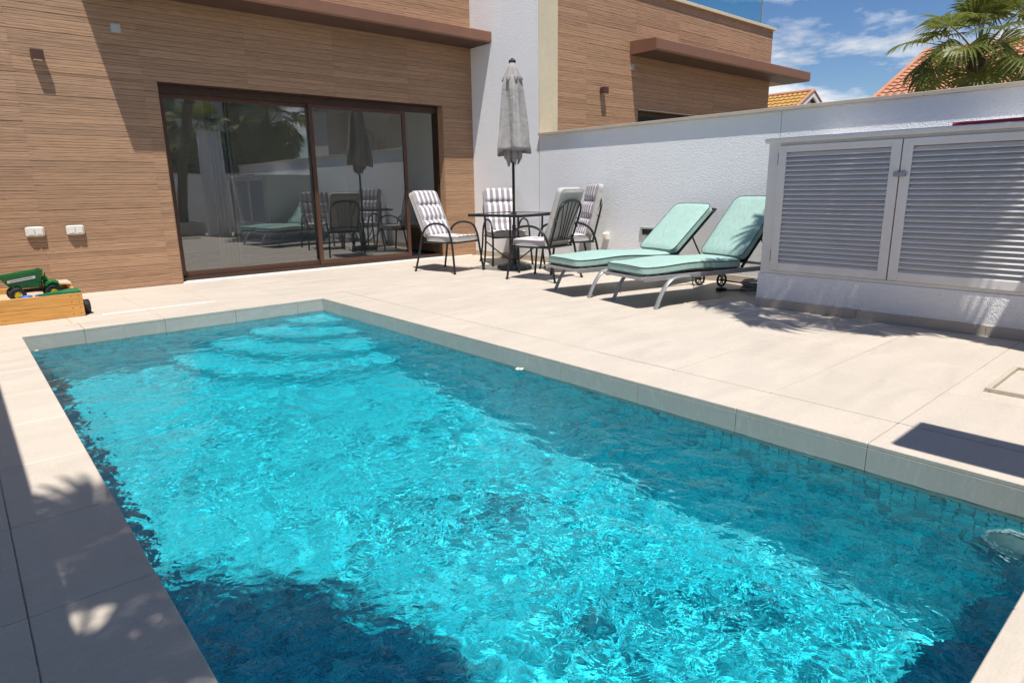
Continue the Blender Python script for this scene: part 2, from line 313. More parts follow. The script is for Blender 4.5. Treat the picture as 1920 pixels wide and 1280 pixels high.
# ------------------------------------------------------------------ helpers
class MB:
    def __init__(s): s.v = []; s.f = []; s.m = []
    def add(s, vs, fs, mi=0):
        k = len(s.v); s.v += [tuple(p) for p in vs]; s.f += [tuple(i+k for i in f) for f in fs]; s.m += [mi]*len(fs); return s
    def box(s, x0, x1, y0, y1, z0, z1, mi=0, M=None):
        vs = [(x0,y0,z0),(x1,y0,z0),(x1,y1,z0),(x0,y1,z0),(x0,y0,z1),(x1,y0,z1),(x1,y1,z1),(x0,y1,z1)]
        if M is not None: vs = [M @ Vector(p) for p in vs]
        return s.add(vs, [(0,3,2,1),(4,5,6,7),(0,1,5,4),(1,2,6,5),(2,3,7,6),(3,0,4,7)], mi)
    def cbox(s, x0, x1, y0, y1, z0, z1, c=0.004, mi=0, M=None):
        """box with chamfered edges"""
        vs = []; 
        for (zz, ins) in ((z0, c), (z0+c, 0), (z1-c, 0), (z1, c)):
            a, b_, d, e = x0+ins, x1-ins, y0+ins, y1-ins
            vs += [(a+c,d,zz),(b_-c,d,zz),(b_,d+c,zz),(b_,e-c,zz),(b_-c,e,zz),(a+c,e,zz),(a,e-c,zz),(a,d+c,zz)]
        fs = [tuple(range(7,-1,-1)), tuple(range(24,32))]
        for r in range(3):
            for k in range(8): fs.append((r*8+k, r*8+(k+1)%8, (r+1)*8+(k+1)%8, (r+1)*8+k))
        if M is not None: vs = [M @ Vector(p) for p in vs]
        return s.add(vs, fs, mi)
    def tube(s, pts, r, n=8, mi=0, closed=False, cap=True, flat=1.0):
        pts = [Vector(p) for p in pts]; k = len(pts)
        rs = r if isinstance(r, (list, tuple)) else [r]*k
        vs = []; nrm = None
        for i, p in enumerate(pts):
            if closed: d = (pts[(i+1) % k]-pts[i-1])
            else: d = (pts[min(i+1, k-1)]-pts[max(i-1, 0)])
            d = d.normalized()
            if nrm is None:
                a = Vector((0,0,1)) if abs(d.z) < 0.9 else Vector((1,0,0)); nrm = (a-d*a.dot(d)).normalized()
            else:
                nrm = nrm-d*nrm.dot(d)
                nrm = nrm.normalized() if nrm.length > 1e-6 else d.orthogonal().normalized()
            bn = d.cross(nrm)
            for q in range(n):
                a = 2*math.pi*q/n; vs.append(p + rs[i]*(math.cos(a)*nrm*flat + math.sin(a)*bn))
        fs = []
        for i in range(k if closed else k-1):
            j = (i+1) % k
            for q in range(n): fs.append((i*n+q, i*n+(q+1) % n, j*n+(q+1) % n, j*n+q))
        if cap and not closed: fs += [tuple(range(n-1,-1,-1)), tuple((k-1)*n+q for q in range(n))]
        return s.add(vs, fs, mi)
    def lathe(s, prof, c=(0,0,0), n=24, mi=0, axis='z', capb=True, capt=True):
        vs = []
        for (r, h) in prof:
            for q in range(n):
                a = 2*math.pi*q/n; x, y = r*math.cos(a), r*math.sin(a)
                p = (x, y, h) if axis == 'z' else ((h, x, y) if axis == 'x' else (x, h, y))
                vs.append((c[0]+p[0], c[1]+p[1], c[2]+p[2]))
        fs = []
        for i in range(len(prof)-1):
            for q in range(n): fs.append((i*n+q, i*n+(q+1) % n, (i+1)*n+(q+1) % n, (i+1)*n+q))
        if capb: fs.append(tuple(range(n-1,-1,-1)))
        if capt: fs.append(tuple((len(prof)-1)*n+q for q in range(n)))
        return s.add(vs, fs, mi)
    def prism(s, poly, a0, a1, axis='z', mi=0, M=None):
        n = len(poly); f3 = {'z': lambda p, h: (p[0], p[1], h), 'y': lambda p, h: (p[0], h, p[1]), 'x': lambda p, h: (h, p[0], p[1])}[axis]
        vs = [f3(p, a0) for p in poly]+[f3(p, a1) for p in poly]
        if M is not None: vs = [M @ Vector(p) for p in vs]
        fs = [tuple(range(n-1,-1,-1)), tuple(range(n, 2*n))]+[(k, (k+1) % n, n+(k+1) % n, n+k) for k in range(n)]
        return s.add(vs, fs, mi)
    def mesh(s, name, mats, smooth=False):
        me = bpy.data.meshes.new(name); me.from_pydata(s.v, [], s.f)
        for q in (mats if isinstance(mats, (list, tuple)) else [mats]): me.materials.append(MATS[q])
        me.polygons.foreach_set('material_index', s.m)
        if smooth:
            me.polygons.foreach_set('use_smooth', [True]*len(s.f))
            if smooth != 'full': me.set_sharp_from_angle(angle=R(42))
        me.update(); return me
    def build(s, name, mats, parent=None, smooth=False, loc=(0,0,0)):
        return link(name, s.mesh(name, mats, smooth), parent, loc)
def link(name, me, parent=None, loc=(0,0,0)):
    o = bpy.data.objects.new(name, me); col.objects.link(o); o.location = loc
    if parent is not None: o.parent = parent
    return o
def empty(name, loc=(0,0,0), rz=0.0):
    o = bpy.data.objects.new(name, None); col.objects.link(o); o.location = loc; o.rotation_euler = (0,0,rz); o.empty_display_size = 0.1; return o
def tag(o, label=None, cat=None, group=None, kind=None):
    if label: o['label'] = label
    if cat: o['category'] = cat
    if group: o['group'] = group
    if kind: o['kind'] = kind
    return o
def smooth_path(pts, n=6):
    P = [Vector(p) for p in pts]; o = []
    for i in range(len(P)-1):
        a = P[i-1] if i > 0 else 2*P[0]-P[1]; b = P[i]; c = P[i+1]; d = P[i+2] if i+2 < len(P) else 2*P[-1]-P[-2]
        for k in range(n):
            t = k/n; o.append(0.5*((2*b)+(c-a)*t+(2*a-5*b+4*c-d)*t*t+(3*b-a-3*c+d)*t**3))
    o.append(P[-1]); return o
_cache = {}
def piece(name, sx, sy, sz, c, matn, parent, loc, rot=None):
    """one chamfered slab (corner at the origin), mesh data shared between alike pieces"""
    key = (round(sx, 3), round(sy, 3), round(sz, 3), c, matn)
    if key not in _cache: _cache[key] = MB().cbox(0, sx, 0, sy, 0, sz, c).mesh(name, matn)
    o = link(name, _cache[key], parent, loc)
    if rot: o.rotation_euler = rot
    return o

# ------------------------------------------------------------------ layout (metres; x along the facade, y into depth, z up)
XL, XR, YF, YN = 0.299, 2.859, 6.364, 0.253       # pool opening at the coping edge
FY, WX = 8.735, 6.773                             # house facade plane, boundary wall plane
OV = 0.012                                        # coping overhang
WL = -0.128                                        # water level
FLOOR = -1.33

# ------------------------------------------------------------------ ground, deck, pool
def ground():
    b = MB(); X0, X1, Y0, Y1 = XL-0.35, XR+0.35, YN-0.3, YF+0.3; B = 400; z = -0.05
    for (a, c, d, e) in ((-B, B, Y1, B), (-B, B, -B, Y0), (-B, X0, Y0, Y1), (X1, B, Y0, Y1)):
        b.add([(a, d, z), (c, d, z), (c, e, z), (a, e, z)], [(0, 1, 2, 3)])
    return tag(b.build('ground', 'earth'), 'bare ground spreading out beyond the garden walls', 'ground', kind='structure')
ground()
deck = empty('deck'); tag(deck, 'sunlit beige stone paving around the pool', 'paving', kind='structure')
TT = 0.022; G = 0.0026
XLW = -0.31                                        # inner face of the left garden wall
def bed():
    b = MB(); z = -0.006
    for (a, c, d, e) in ((XLW-0.1, WX+0.05, YF+0.2, FY+0.3), (XLW-0.1, WX+0.05, -2.3, YN-0.2), (XLW-0.1, XL-0.2, YN-0.2, YF+0.2), (XR+0.2, WX+0.05, YN-0.2, YF+0.2)):
        b.box(a, c, d, e, -0.049, z)
    return b.build('mortar_bed', 'joint_grout', deck)
bed()
def paver(x0, x1, y0, y1, z=0.0):
    if x1-x0 < 0.02 or y1-y0 < 0.02: return
    dz = random.uniform(-0.0008, 0.0008)
    piece('tile', x1-x0-G, y1-y0-G, TT, 0.0015, 'paving_stone', deck, (x0+G/2, y0+G/2, -TT+dz+z))
XC = XR+0.362; YC = YF+0.362; XCL = -0.012; YCN = YN-0.362
ys = [0.95+0.625*k for k in range(-6, 14)]
xs = [XC+0.005] + [3.90+0.64*k for k in range(0, 6)]; xs = [x for x in xs if x < WX-0.03]+[WX+0.01]
yy = [-2.2]+[y for y in ys if -2.1 < y < FY-0.05]+[FY+0.16]
for i in range(len(xs)-1):
    for j in range(len(yy)-1): paver(xs[i], xs[i+1], yy[j], yy[j+1])
xf = [XLW]+[XLW+0.35+0.64*k for k in range(0, 6)]; xf = [x for x in xf if x < XC-0.1]+[XC+0.006]
yf = [YC, YC+0.64, YC+1.28, YC+1.92, FY+0.16]
for i in range(len(xf)-1):
    for j in range(len(yf)-1): paver(xf[i], xf[i+1], yf[j], yf[j+1])
yl = [YCN]+[1.987+0.625*k for k in range(-3, 8)]; yl = [y for y in yl if YCN-0.01 <= y < YC-0.1]+[YC]
for j in range(len(yl)-1): paver(XLW, XCL, yl[j], yl[j+1])
xn = [XLW, 0.3, 0.94, 1.58, 2.22, XC+0.006]
for i in range(len(xn)-1): paver(xn[i], xn[i+1], -0.42, YCN)
# low metal-edged access hatch in the paving, far right of the terrace
hatch = tag(empty('access_hatch', (4.06, 0.12, 0)), 'square beige paved access hatch with raised rim at the right edge of the terrace', 'hatch')
MB().cbox(0.02, 0.60, 0.02, 0.66, 0.001, 0.007, 0.002).build('cover_slab', 'paving_stone', hatch)
b = MB(); b.box(0, 0.62, 0.665, 0.69, 0.001, 0.022).box(0, 0.62, -0.01, 0.015, 0.001, 0.022).box(-0.004, 0.018, 0.015, 0.665, 0.001, 0.022).box(0.602, 0.624, 0.015, 0.665, 0.001, 0.022)
b.build('rim', 'wall_stone', hatch)
# thin white strip lying in the paving near the sandbox
tag(MB().cbox(0.95, 1.97, 6.975, 7.012, 0.0005, 0.005, 0.002).build('floor_strip', 'white_sill'), 'thin white strip set in the paving between pool and door', 'strip')

MB().box(XC+0.0002, XC+0.0058, YCN, FY-0.02, -0.0059, -0.0035).build('expansion_joint', 'dark_gap', deck)
pool = empty('swimming_pool'); tag(pool, 'rectangular swimming pool lined with blue mosaic', 'pool', kind='structure')
x0, x1, y0, y1 = XL-OV, XR+0.002, YN-OV, YF+0.003
def shell():
    b = MB(); t = 0.25; zb = FLOOR; zt = -0.022; e = 0.006
    b.box(x0-t, x0-e, y0-t, y1+t, zb-t, zt).box(x1+e, x1+t, y0-t, y1+t, zb-t, zt).box(x0-e, x1+e, y0-t, y0-e, zb-t, zt).box(x0-e, x1+e, y1+e, y1+t, zb-t, zt)
    b.box(x0-e, x1+e, y0-e, y1+e, zb-t, zb-e)
    return b.build('shell', 'pool_grout', pool)
RECV = [shell()]
# coping slabs
def cop(x0_, x1_, y0_, y1_): piece('coping_slab', x1_-x0_-G, y1_-y0_-G, TT, 0.003, 'paving_stone', pool, (x0_+G/2, y0_+G/2, -TT+random.uniform(0, 0.0006)))
yr = [YN]+[y for y in [0.95+0.625*k for k in range(0, 12)] if YN+0.2 < y < YF-0.1]+[YF]
for j in range(len(yr)-1): cop(XR, XC, yr[j], yr[j+1])
ylc = [YN]+[y for y in [1.987+0.625*k for k in range(-2, 8)] if YN+0.2 < y < YF-0.1]+[YF]
for j in range(len(ylc)-1): cop(XCL, XL, ylc[j], ylc[j+1])
xr = [XCL, 0.72, 1.34, 1.964, 2.585, XC]
for i in range(len(xr)-1): cop(xr[i], xr[i+1], YF, YC); cop(xr[i], xr[i+1], YCN, YN)
# grey rim tiles between coping and waterline
rt_ = 0.010; rh = 0.155
for j in range(len(yr)-1):
    RECV.append(piece('rim_tile', rt_, yr[j+1]-yr[j]-0.003, rh, 0.001, 'pool_rim_tile', pool, (x1-0.001, yr[j]+0.0015, -TT-rh)))
for j in range(len(ylc)-1):
    RECV.append(piece('rim_tile', rt_, ylc[j+1]-ylc[j]-0.003, rh, 0.001, 'pool_rim_tile', pool, (x0-rt_+0.001, ylc[j]+0.0015, -TT-rh)))
xr2 = [x0+0.002, 0.72, 1.34, 1.964, 2.585, x1-0.002]
for i in range(len(xr2)-1):
    RECV.append(piece('rim_tile', xr2[i+1]-xr2[i]-0.003, rt_, rh, 0.001, 'pool_rim_tile', pool, (xr2[i]+0.0015, y1-0.001, -TT-rh)))
    RECV.append(piece('rim_tile', xr2[i+1]-xr2[i]-0.003, rt_, rh, 0.001, 'pool_rim_tile', pool, (xr2[i]+0.0015, y0-rt_+0.001, -TT-rh)))
# mosaic: every tile is real geometry; the 300 nearest on the right-hand wall are single pieces
TP = 0.05; TG = 0.0035; TH = 0.005
def tile_faces(o, u, v, n):
    """frustum tile at corner o spanning u, v, rising along n"""
    a = Vector(o); u = Vector(u); v = Vector(v); n = Vector(n); c = 0.0012
    uu = u.normalized(); vv = v.normalized()
    base = [a, a+u, a+u+v, a+v]; top = [a+uu*c+vv*c+n, a+u-uu*c+vv*c+n, a+u+v-uu*c-vv*c+n, a+v+uu*c-vv*c+n]
    return base+top, [(4,5,6,7),(0,1,5,4),(1,2,6,5),(2,3,7,6),(3,0,4,7)]
bigm = MB(); shades = []; near = []
def put(o, u, v, n):
    vs, fs = tile_faces(o, u, v, n); bigm.add(vs, fs); s = random.random(); shades.extend([s]*8)
w_ = TP-TG
zt = -TT-rh-0.002; nz = int((zt-FLOOR)/TP); ny = int((y1-y0)/TP)
for k in range(nz):
    z = zt-(k+1)*TP
    for j in range(ny):
        y = y0+j*TP
        j_ = random.uniform(-0.0006, 0.0006)
        if k < 20 and j < 60: near.append((abs(y-0.9)+0.55*k*TP, y, z))
        else: put((x1+0.0045, y+w_, z), (0, -w_, 0), (0, 0, w_), (-TH+j_, 0, 0))
        put((x0-0.0045, y, z), (0, w_, 0), (0, 0, w_), (TH+j_, 0, 0))
    for i in range(int((x1-x0)/TP)):
        x = x0+i*TP
        put((x, y1+0.0045, z), (w_, 0, 0), (0, 0, w_), (0, -TH+random.uniform(-0.0006, 0.0006), 0))
        put((x+w_, y0-0.0045, z), (-w_, 0, 0), (0, 0, w_), (0, TH, 0))
near.sort()
for (d_, y, z) in near[300:]: put((x1+0.0045, y+w_, z), (0, -w_, 0), (0, 0, w_), (-TH, 0, 0))
for i in range(int((x1-x0)/TP)):
    for j in range(ny): put((x0+i*TP, y0+j*TP, FLOOR-0.0045), (w_, 0, 0), (0, w_, 0), (0, 0, TH+random.uniform(-0.0006, 0.0006)))
me = bigm.mesh('mosaic', 'pool_mosaic')
at = me.attributes.new('shade', 'FLOAT', 'POINT'); at.data.foreach_set('value', shades)
mos = link('mosaic', me, pool); mos['kind'] = 'stuff'; RECV.append(mos)
tvar = []
for k in range(9):
    q = MB(); vs, fs = tile_faces((0, w_, 0), (0, -w_, 0), (0, 0, w_), (-TH, 0, 0)); q.add(vs, fs); mm = q.mesh('mosaic_tile', 'pool_mosaic')
    a_ = mm.attributes.new('shade', 'FLOAT', 'POINT'); a_.data.foreach_set('value', [(k+0.5)/9]*8); tvar.append(mm)
for (d_, y, z) in near[:300]:
    o = link('mosaic_tile', random.choice(tvar), pool, (x1+0.0045+random.uniform(-0.0006, 0.0006), y, z)); RECV.append(o)
# rounded corner steps, far right
for k, (r_, zt_) in enumerate(((0.42, -0.34), (0.80, -0.58), (1.16, -0.83), (1.52, -1.08))):
    b = MB(); n = 28; vs = []
    arc = [(x1-r_*math.cos(a), y1-r_*math.sin(a)) for a in [math.pi/2*q/n for q in range(n+1)]]
    poly = [(x1+0.004, y1+0.004), (x1-r_, y1+0.004)]+arc+[(x1+0.004, y1-r_)]
    b.prism(poly[::-1] if False else poly, FLOOR, zt_); RECV.append(b.build('step', 'pool_step_mosaic', pool))
# round underwater lamp on the right-hand wall
b = MB(); b.lathe([(0.12, 0.0), (0.125, -0.014), (0.11, -0.022), (0.1, -0.018)], n=28, axis='x', capb=False, capt=False); b.lathe([(0.10, -0.018), (0.05, -0.026), (0.001, -0.028)], n=28, axis='x', mi=1, capb=False)
lamp = b.build('pool_lamp', ['smooth_white', 'grey_plastic'], pool, smooth=True, loc=(x1-0.003, 0.375, -0.40)); RECV.append(lamp)

# water surface: real ripples
def water_mesh():
    wx0, wx1, wy0, wy1 = x0+0.0005, x1-0.0005, y0+0.0005, y1-0.0005
    st = 0.0105; nx = int((wx1-wx0)/st); ny_ = int((wy1-wy0)/st)
    X, Y = np.meshgrid(np.linspace(wx0, wx1, nx+1), np.linspace(wy0, wy1, ny_+1), indexing='ij')
    rng = np.random.RandomState(3); Z = np.zeros_like(X)
    WXp = X+0.03*np.sin(2.3*Y+1.1)+0.02*np.sin(5.1*Y+3*X); WYp = Y+0.03*np.sin(2.9*X+0.4)+0.02*np.sin(4.3*X-2*Y)
    def band(lam, slope, n, dirs=None, seed=0):
        z = np.zeros_like(X); tot = 0
        for q in range(n):
            a = rng.uniform(0, 2*np.pi) if dirs is None else rng.normal(dirs, 0.8)
            l_ = lam*rng.uniform(0.7, 1.45); k = 2*np.pi/l_; amp = slope/k
            z += amp*np.cos(k*(WXp*np.cos(a)+WYp*np.sin(a))+rng.uniform(0, 6.28)); tot += 1
        return z/np.sqrt(tot)*1.4
    # patchy strength: calmer far left, lively in the middle
    patch = np.zeros_like(X)
    for q in range(14):
        a = rng.uniform(0, 6.28); k = 2*np.pi/rng.uniform(0.7, 2.2); patch += np.cos(k*(X*np.cos(a)+Y*np.sin(a))+rng.uniform(0, 6.28))
    patch = np.clip(0.85+0.22*patch/1.6, 0.35, 1.5)*(1.0+0.28*np.clip((4.0-Y)/3.3, -0.8, 1))
    Z += band(0.55, 0.010, 12) + patch*band(0.20, 0.016, 18) + patch*band(0.11, 0.0185, 24) + patch*band(0.06, 0.005, 24)
    # rings spreading from the inlet jet in the middle
    for (cx_, cy_, a_, l_, dec) in ((1.95, 2.35, 0.0014, 0.18, 0.7), (1.3, 4.6, 0.0008, 0.2, 1.2), (2.4, 1.2, 0.0005, 0.15, 0.7)):
        r_ = np.hypot(X-cx_, Y-cy_); Z += a_*np.cos(2*np.pi*r_/l_+1.5*np.sin(3*np.arctan2(Y-cy_, X-cx_)))*np.exp(-r_/dec)*np.clip(r_/0.1, 0, 1)
    co = np.stack([X, Y, Z], -1).reshape(-1, 3)
    I = np.arange((nx+1)*(ny_+1)).reshape(nx+1, ny_+1)
    F = np.stack([I[:-1, :-1], I[1:, :-1], I[1:, 1:], I[:-1, 1:]], -1).reshape(-1, 4)
    me = bpy.data.meshes.new('water'); me.vertices.add(len(co)); me.vertices.foreach_set('co', co.ravel())
    me.loops.add(F.size); me.loops.foreach_set('vertex_index', F.ravel()); me.polygons.add(len(F))
    me.polygons.foreach_set('loop_start', np.arange(len(F))*4); me.polygons.foreach_set('loop_total', np.full(len(F), 4))
    me.polygons.foreach_set('use_smooth', np.ones(len(F), bool)); me.update(); me.validate()
    me.materials.append(MATS['pool_water']); return me
wat = link('water', water_mesh(), None, (0, 0, WL)); tag(wat, 'rippling clear turquoise pool water', 'water', kind='structure')
wat.cycles.is_caustics_caster = True
for o in RECV: o.cycles.is_caustics_receiver = True

# ------------------------------------------------------------------ house with wood-look cladding, sliding door, canopy
RY = FY+0.15                                       # glazing plane
DX0, DX1, DZ = 2.108, 6.181, 2.381                 # door opening
CT = 0.014                                         # cladding thickness
def plank(ln, h, gf, parent, loc):
    key = ('plank', round(ln, 3), round(h, 3), gf)
    if key not in _cache:
        c = 0.0022; g = h*gf; pr_ = [(CT, 0), (c, 0), (0, c), (0, g-0.0032), (0.003, g-0.001), (0.003, g+0.0006), (0, g+0.002), (0, h-c), (c, h), (CT, h)]
        _cache[key] = MB().prism(pr_, 0, ln, 'x').mesh('plank', 'wood_cladding')
    return link('plank', _cache[key], parent, loc)
def cladding(parent, X0, X1, Z0, Z1, yf, joints, hole=None, seed=1, hs=(0.056, 0.079, 0.056, 0.066, 0.088, 0.056)):
    rg = random.Random(seed); z = Z0; k = 0
    while z < Z1-0.01:
        h = hs[k % len(hs)]; k += 1; h = min(h, Z1-z)
        if hole and z < hole[3] < z+h+0.02: h = hole[3]-z
        cuts = sorted([X0, X1]+[j for j in joints if X0+0.05 < j < X1-0.05])
        segs = []
        for a, c in zip(cuts[:-1], cuts[1:]):
            if hole and z < hole[3]-0.005:
                if a < hole[0] < c or a < hole[1] < c or (a >= hole[0] and c <= hole[1]):
                    if a < hole[0]-0.01: segs.append((a, min(c, hole[0])))
                    if c > hole[1]+0.01: segs.append((max(a, hole[1]), c))
                    continue
            segs.append((a, c))
        for a, c in segs:
            plank(c-a-0.0006, h-0.0034, rg.choice((0.42, 0.5, 0.6)), parent, (a, yf+rg.uniform(-0.0012, 0.0018), z+0.002))
        z += h
house = tag(empty('house', (0, 0, 0)), 'brown wood-clad house with wide glass sliding door under a long canopy', 'house')
XH0 = -0.45
b = MB(); t = 0.012
b.box(XH0, DX0, FY+t, RY+0.1, -0.04, 4.6).box(DX1, WX+0.02, FY+t, RY+0.1, -0.04, 4.6).box(DX0, DX1, FY+t, RY+0.1, DZ, 4.6)
b.build('wall', 'cladding_backing', house)
cladding(house, XH0, WX-0.002, 0.004, 4.4, FY, [-0.43+1.2*k for k in range(0, 8)], (DX0, DX1, 0, DZ))
# cladding on the reveals of the opening
b = MB(); b.box(DX1-0.011, DX1+0.001, FY+0.016, RY-0.02, 0.004, DZ-0.012); b.build('reveal', 'wood_cladding', house)
b = MB(); b.box(DX0-0.001, DX0+0.011, FY+0.016, RY-0.02, 0.004, DZ-0.012); b.build('reveal', 'wood_cladding', house)
b = MB(); b.box(DX0+0.012, DX1-0.012, FY+0.016, RY-0.02, DZ-0.011, DZ+0.001); b.build('reveal', 'bronze_frame', house)
MB().cbox(DX0+0.002, DX1+0.5, FY-0.012, RY+0.02, -0.02, 0.012, 0.003).build('threshold', 'white_sill', house)
# sliding door
door = empty('sliding_door'); door.parent = house
b = MB(); y0_, y1_ = RY-0.015, RY+0.10
b.box(DX0+0.012, DX1-0.012, y0_, y1_, DZ-0.10, DZ-0.012).box(DX0+0.012, DX0+0.045, y0_, y1_, 0.055, DZ-0.10).box(DX1-0.05, DX1-0.012, y0_, y1_, 0.055, DZ-0.10).box(DX0+0.012, DX1-0.012, y0_, y1_, 0.012, 0.055)
b.build('frame', 'bronze_frame', door)
def leaf_(xa, xb, y, nm):
    p = MB(); fw = 0.055; z0_, z1_ = 0.056, DZ-0.101
    p.cbox(xa, xa+fw, y, y+0.04, z0_, z1_, 0.002).cbox(xb-fw, xb, y, y+0.04, z0_, z1_, 0.002).box(xa+fw, xb-fw, y+0.001, y+0.039, z0_, z0_+0.065).box(xa+fw, xb-fw, y+0.001, y+0.039, z1_-0.05, z1_)
    p.build('leaf_frame', 'brown_metal' if nm else 'bronze_frame', door)
    q = MB(); ww = xb-xa; q.add([(xa+fw-0.004, y+0.02, z0_+0.06), (xb-fw+0.004, y+0.02, z0_+0.06), (xb-fw+0.004, y+0.02, z1_-0.045), (xa+fw-0.004, y+0.02, z1_-0.045)], [(0, 1, 2, 3)])
    q.build('pane', 'door_glass', door)
leaf_(DX0+0.045, 4.09, RY+0.048, 1)
leaf_(4.02, 5.58, RY+0.002, 1)
b = MB(); b.cbox(5.535, 5.55, RY-0.02, RY+0.002, 0.95, 1.15, 0.003); b.build('handle', 'black_plastic', door)
# canopy over the door
b = MB(); cx0, cx1 = 1.453, WX-0.002; yb, yfr = FY+0.002, FY-0.535
prof = [(yb, 3.287), (yfr+0.02, 3.287), (yfr, 3.307), (yfr, 3.435), (yfr+0.012, 3.447), (yb, 3.47)]
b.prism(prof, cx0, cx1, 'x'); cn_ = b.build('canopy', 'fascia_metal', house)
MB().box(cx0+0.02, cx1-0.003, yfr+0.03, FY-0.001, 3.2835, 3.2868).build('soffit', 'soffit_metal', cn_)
# room behind the glass
b = MB(); ry0, ry1 = RY+0.101, 13.2; rx0, rx1 = 0.4, 6.72
b.box(rx0-0.1, rx1+0.1, ry0, ry1, -0.04, 0.010); b.build('room_floor', 'interior_tile', house)
b = MB(); b.box(rx0-0.1, rx0, ry0, ry1, 0.011, 2.7).box(rx1, rx1+0.1, ry0, ry1, 0.011, 2.7).box(rx0-0.1, rx1+0.1, ry1, ry1+0.1, 0.011, 2.7).box(rx0-0.1, rx1+0.1, ry0, ry1+0.1, 2.701, 2.8)
b.box(rx0, DX0, ry0, ry0+0.02, 0.011, 2.7).box(DX0, DX1, ry0, ry0+0.02, DZ+0.01, 2.7)
b.build('room_wall', 'room_paint', house)
def curtain(xa, xb, y, lab):
    n = 60; vs = []; fs = []
    for i in range(n+1):
        u = i/n; x = xa+(xb-xa)*u; yy_ = y+0.035*math.sin(u*34)+0.012*math.sin(u*71+1)
        vs += [(x, yy_, 0.03), (x+0.01*math.sin(u*20), yy_*1.0, 2.45)]
    for i in range(n): fs.append((2*i, 2*i+2, 2*i+3, 2*i+1))
    q = MB().add(vs, fs); o = q.build('curtain', 'sheer_fabric', None, True); s = o.modifiers.new('thick', 'SOLIDIFY'); s.thickness = 0.003
    tag(o, lab, 'curtain')
curtain(2.75, 3.05, 9.25, 'pale curtain hanging inside behind the left glass pane')
sb = tag(empty('sideboard', (0, 0, 0)), 'low brown wooden sideboard inside the open end of the door', 'sideboard')
MB().cbox(6.25, 6.71, 9.2, 10.6, 0.06, 0.42, 0.006).build('body', 'sideboard_wood', sb); MB().box(6.28, 6.68, 9.25, 10.55, 0.0105, 0.06).build('plinth', 'black_plastic', sb)
MB().cbox(6.22, 6.712, 9.17, 10.63, 0.4205, 0.45, 0.006).build('top', 'sideboard_wood', sb)

# ------------------------------------------------------------------ party wall fin, boundary wall, garden walls
FE = 7.141                                         # where the tall fin ends
fin = tag(empty('party_wall'), 'tall white rendered wall standing between the two houses', 'wall')
MB().box(WX, 7.11, FE+0.02, 12.0, -0.04, 4.9).build('render', 'white_render', fin)
MB().cbox(WX+0.004, 7.155, FE, FE+0.0195, -0.04, 4.9, 0.003).build('stone_edge', 'cream_stone', fin)
MB().box(WX-0.012, WX-0.0005, FE+0.02, FY-0.003, 0.001, 0.085).build('skirting', 'wall_stone', fin)
bw = tag(empty('boundary_wall'), 'low white rendered boundary wall with beige stone coping along the terrace', 'wall')
WH = 1.848
MB().box(WX, 6.99, 3.452, FE-0.001, -0.04, WH).build('render', 'white_render', bw)
MB().box(WX, 6.99, -2.2, 3.446, -0.04, WH).build('render', 'white_render', bw)
yc = FE-0.002
while yc > -2.2:
    l_ = min(1.0, yc+2.2)
    if l_ < 0.05: break
    piece('coping_stone', 0.30, l_-0.004, 0.036, 0.003, 'wall_stone', bw, (WX-0.042, yc-l_, WH+0.0005)); yc -= l_
yc = FE+0.018
while yc > 2.99:
    l_ = min(0.62, yc-2.96); piece('skirting_tile', 0.011, l_-0.003, 0.085, 0.0015, 'wall_stone', bw, (WX-0.0115, yc-l_, 0.001)); yc -= l_
lw = tag(empty('garden_wall'), 'white rendered garden wall beside the left edge of the pool', 'wall')
MB().box(XLW-0.2, XLW, -0.5, FY+0.01, -0.04, 1.86).build('render', 'white_render', lw)
MB().cbox(XLW-0.23, XLW+0.03, -0.52, FY+0.008, 1.861, 1.90, 0.004).build('coping', 'wall_stone', lw)
rw = tag(empty('rear_wall'), 'white rendered wall behind the near end of the pool', 'wall')
MB().box(XLW+0.001, 2.42, -0.62, -0.42, -0.04, 1.90).build('render', 'white_render', rw)
MB().box(2.22, 2.42, -2.39, -0.6205, -0.04, 1.90).build('render', 'white_render', rw)
MB().box(2.4205, WX+0.3, -2.39, -2.2005, -0.04, 1.62).build('render', 'white_render', rw)
MB().cbox(2.40, WX+0.32, -2.42, -2.17, 1.621, 1.66, 0.004).build('coping', 'wall_stone', rw)
# unseen slab on posts, made up to throw the square shadow on the paving
gc = tag(empty('shadow_slab'), 'narrow brown slab on posts behind the pool, added to cast the square shadow', 'canopy')
MB().cbox(2.53, 2.91, -1.3, 0.215, 2.10, 2.16, 0.006).build('slab', 'fascia_metal', gc)
for (px, py) in ((2.56, -0.5), (2.86, -0.5), (2.56, -1.2), (2.86, -1.2)): MB().box(px-0.02, px+0.02, py-0.02, py+0.02, 0.0, 2.0995).build('post', 'brown_metal', gc)
# unseen pier, added to cast the diagonal shadow edge on the cupboard
pier = tag(empty('shadow_pier'), 'white rendered pier added beyond the louvred cupboard to cast a slanting shadow on it', 'pier')
MB().box(5.05, 5.57, 0.10, 0.29, -0.04, 2.62).build('shaft', 'white_render', pier); MB().cbox(5.02, 5.60, 0.07, 0.32, 2.621, 2.66, 0.004).build('cap', 'wall_stone', pier)

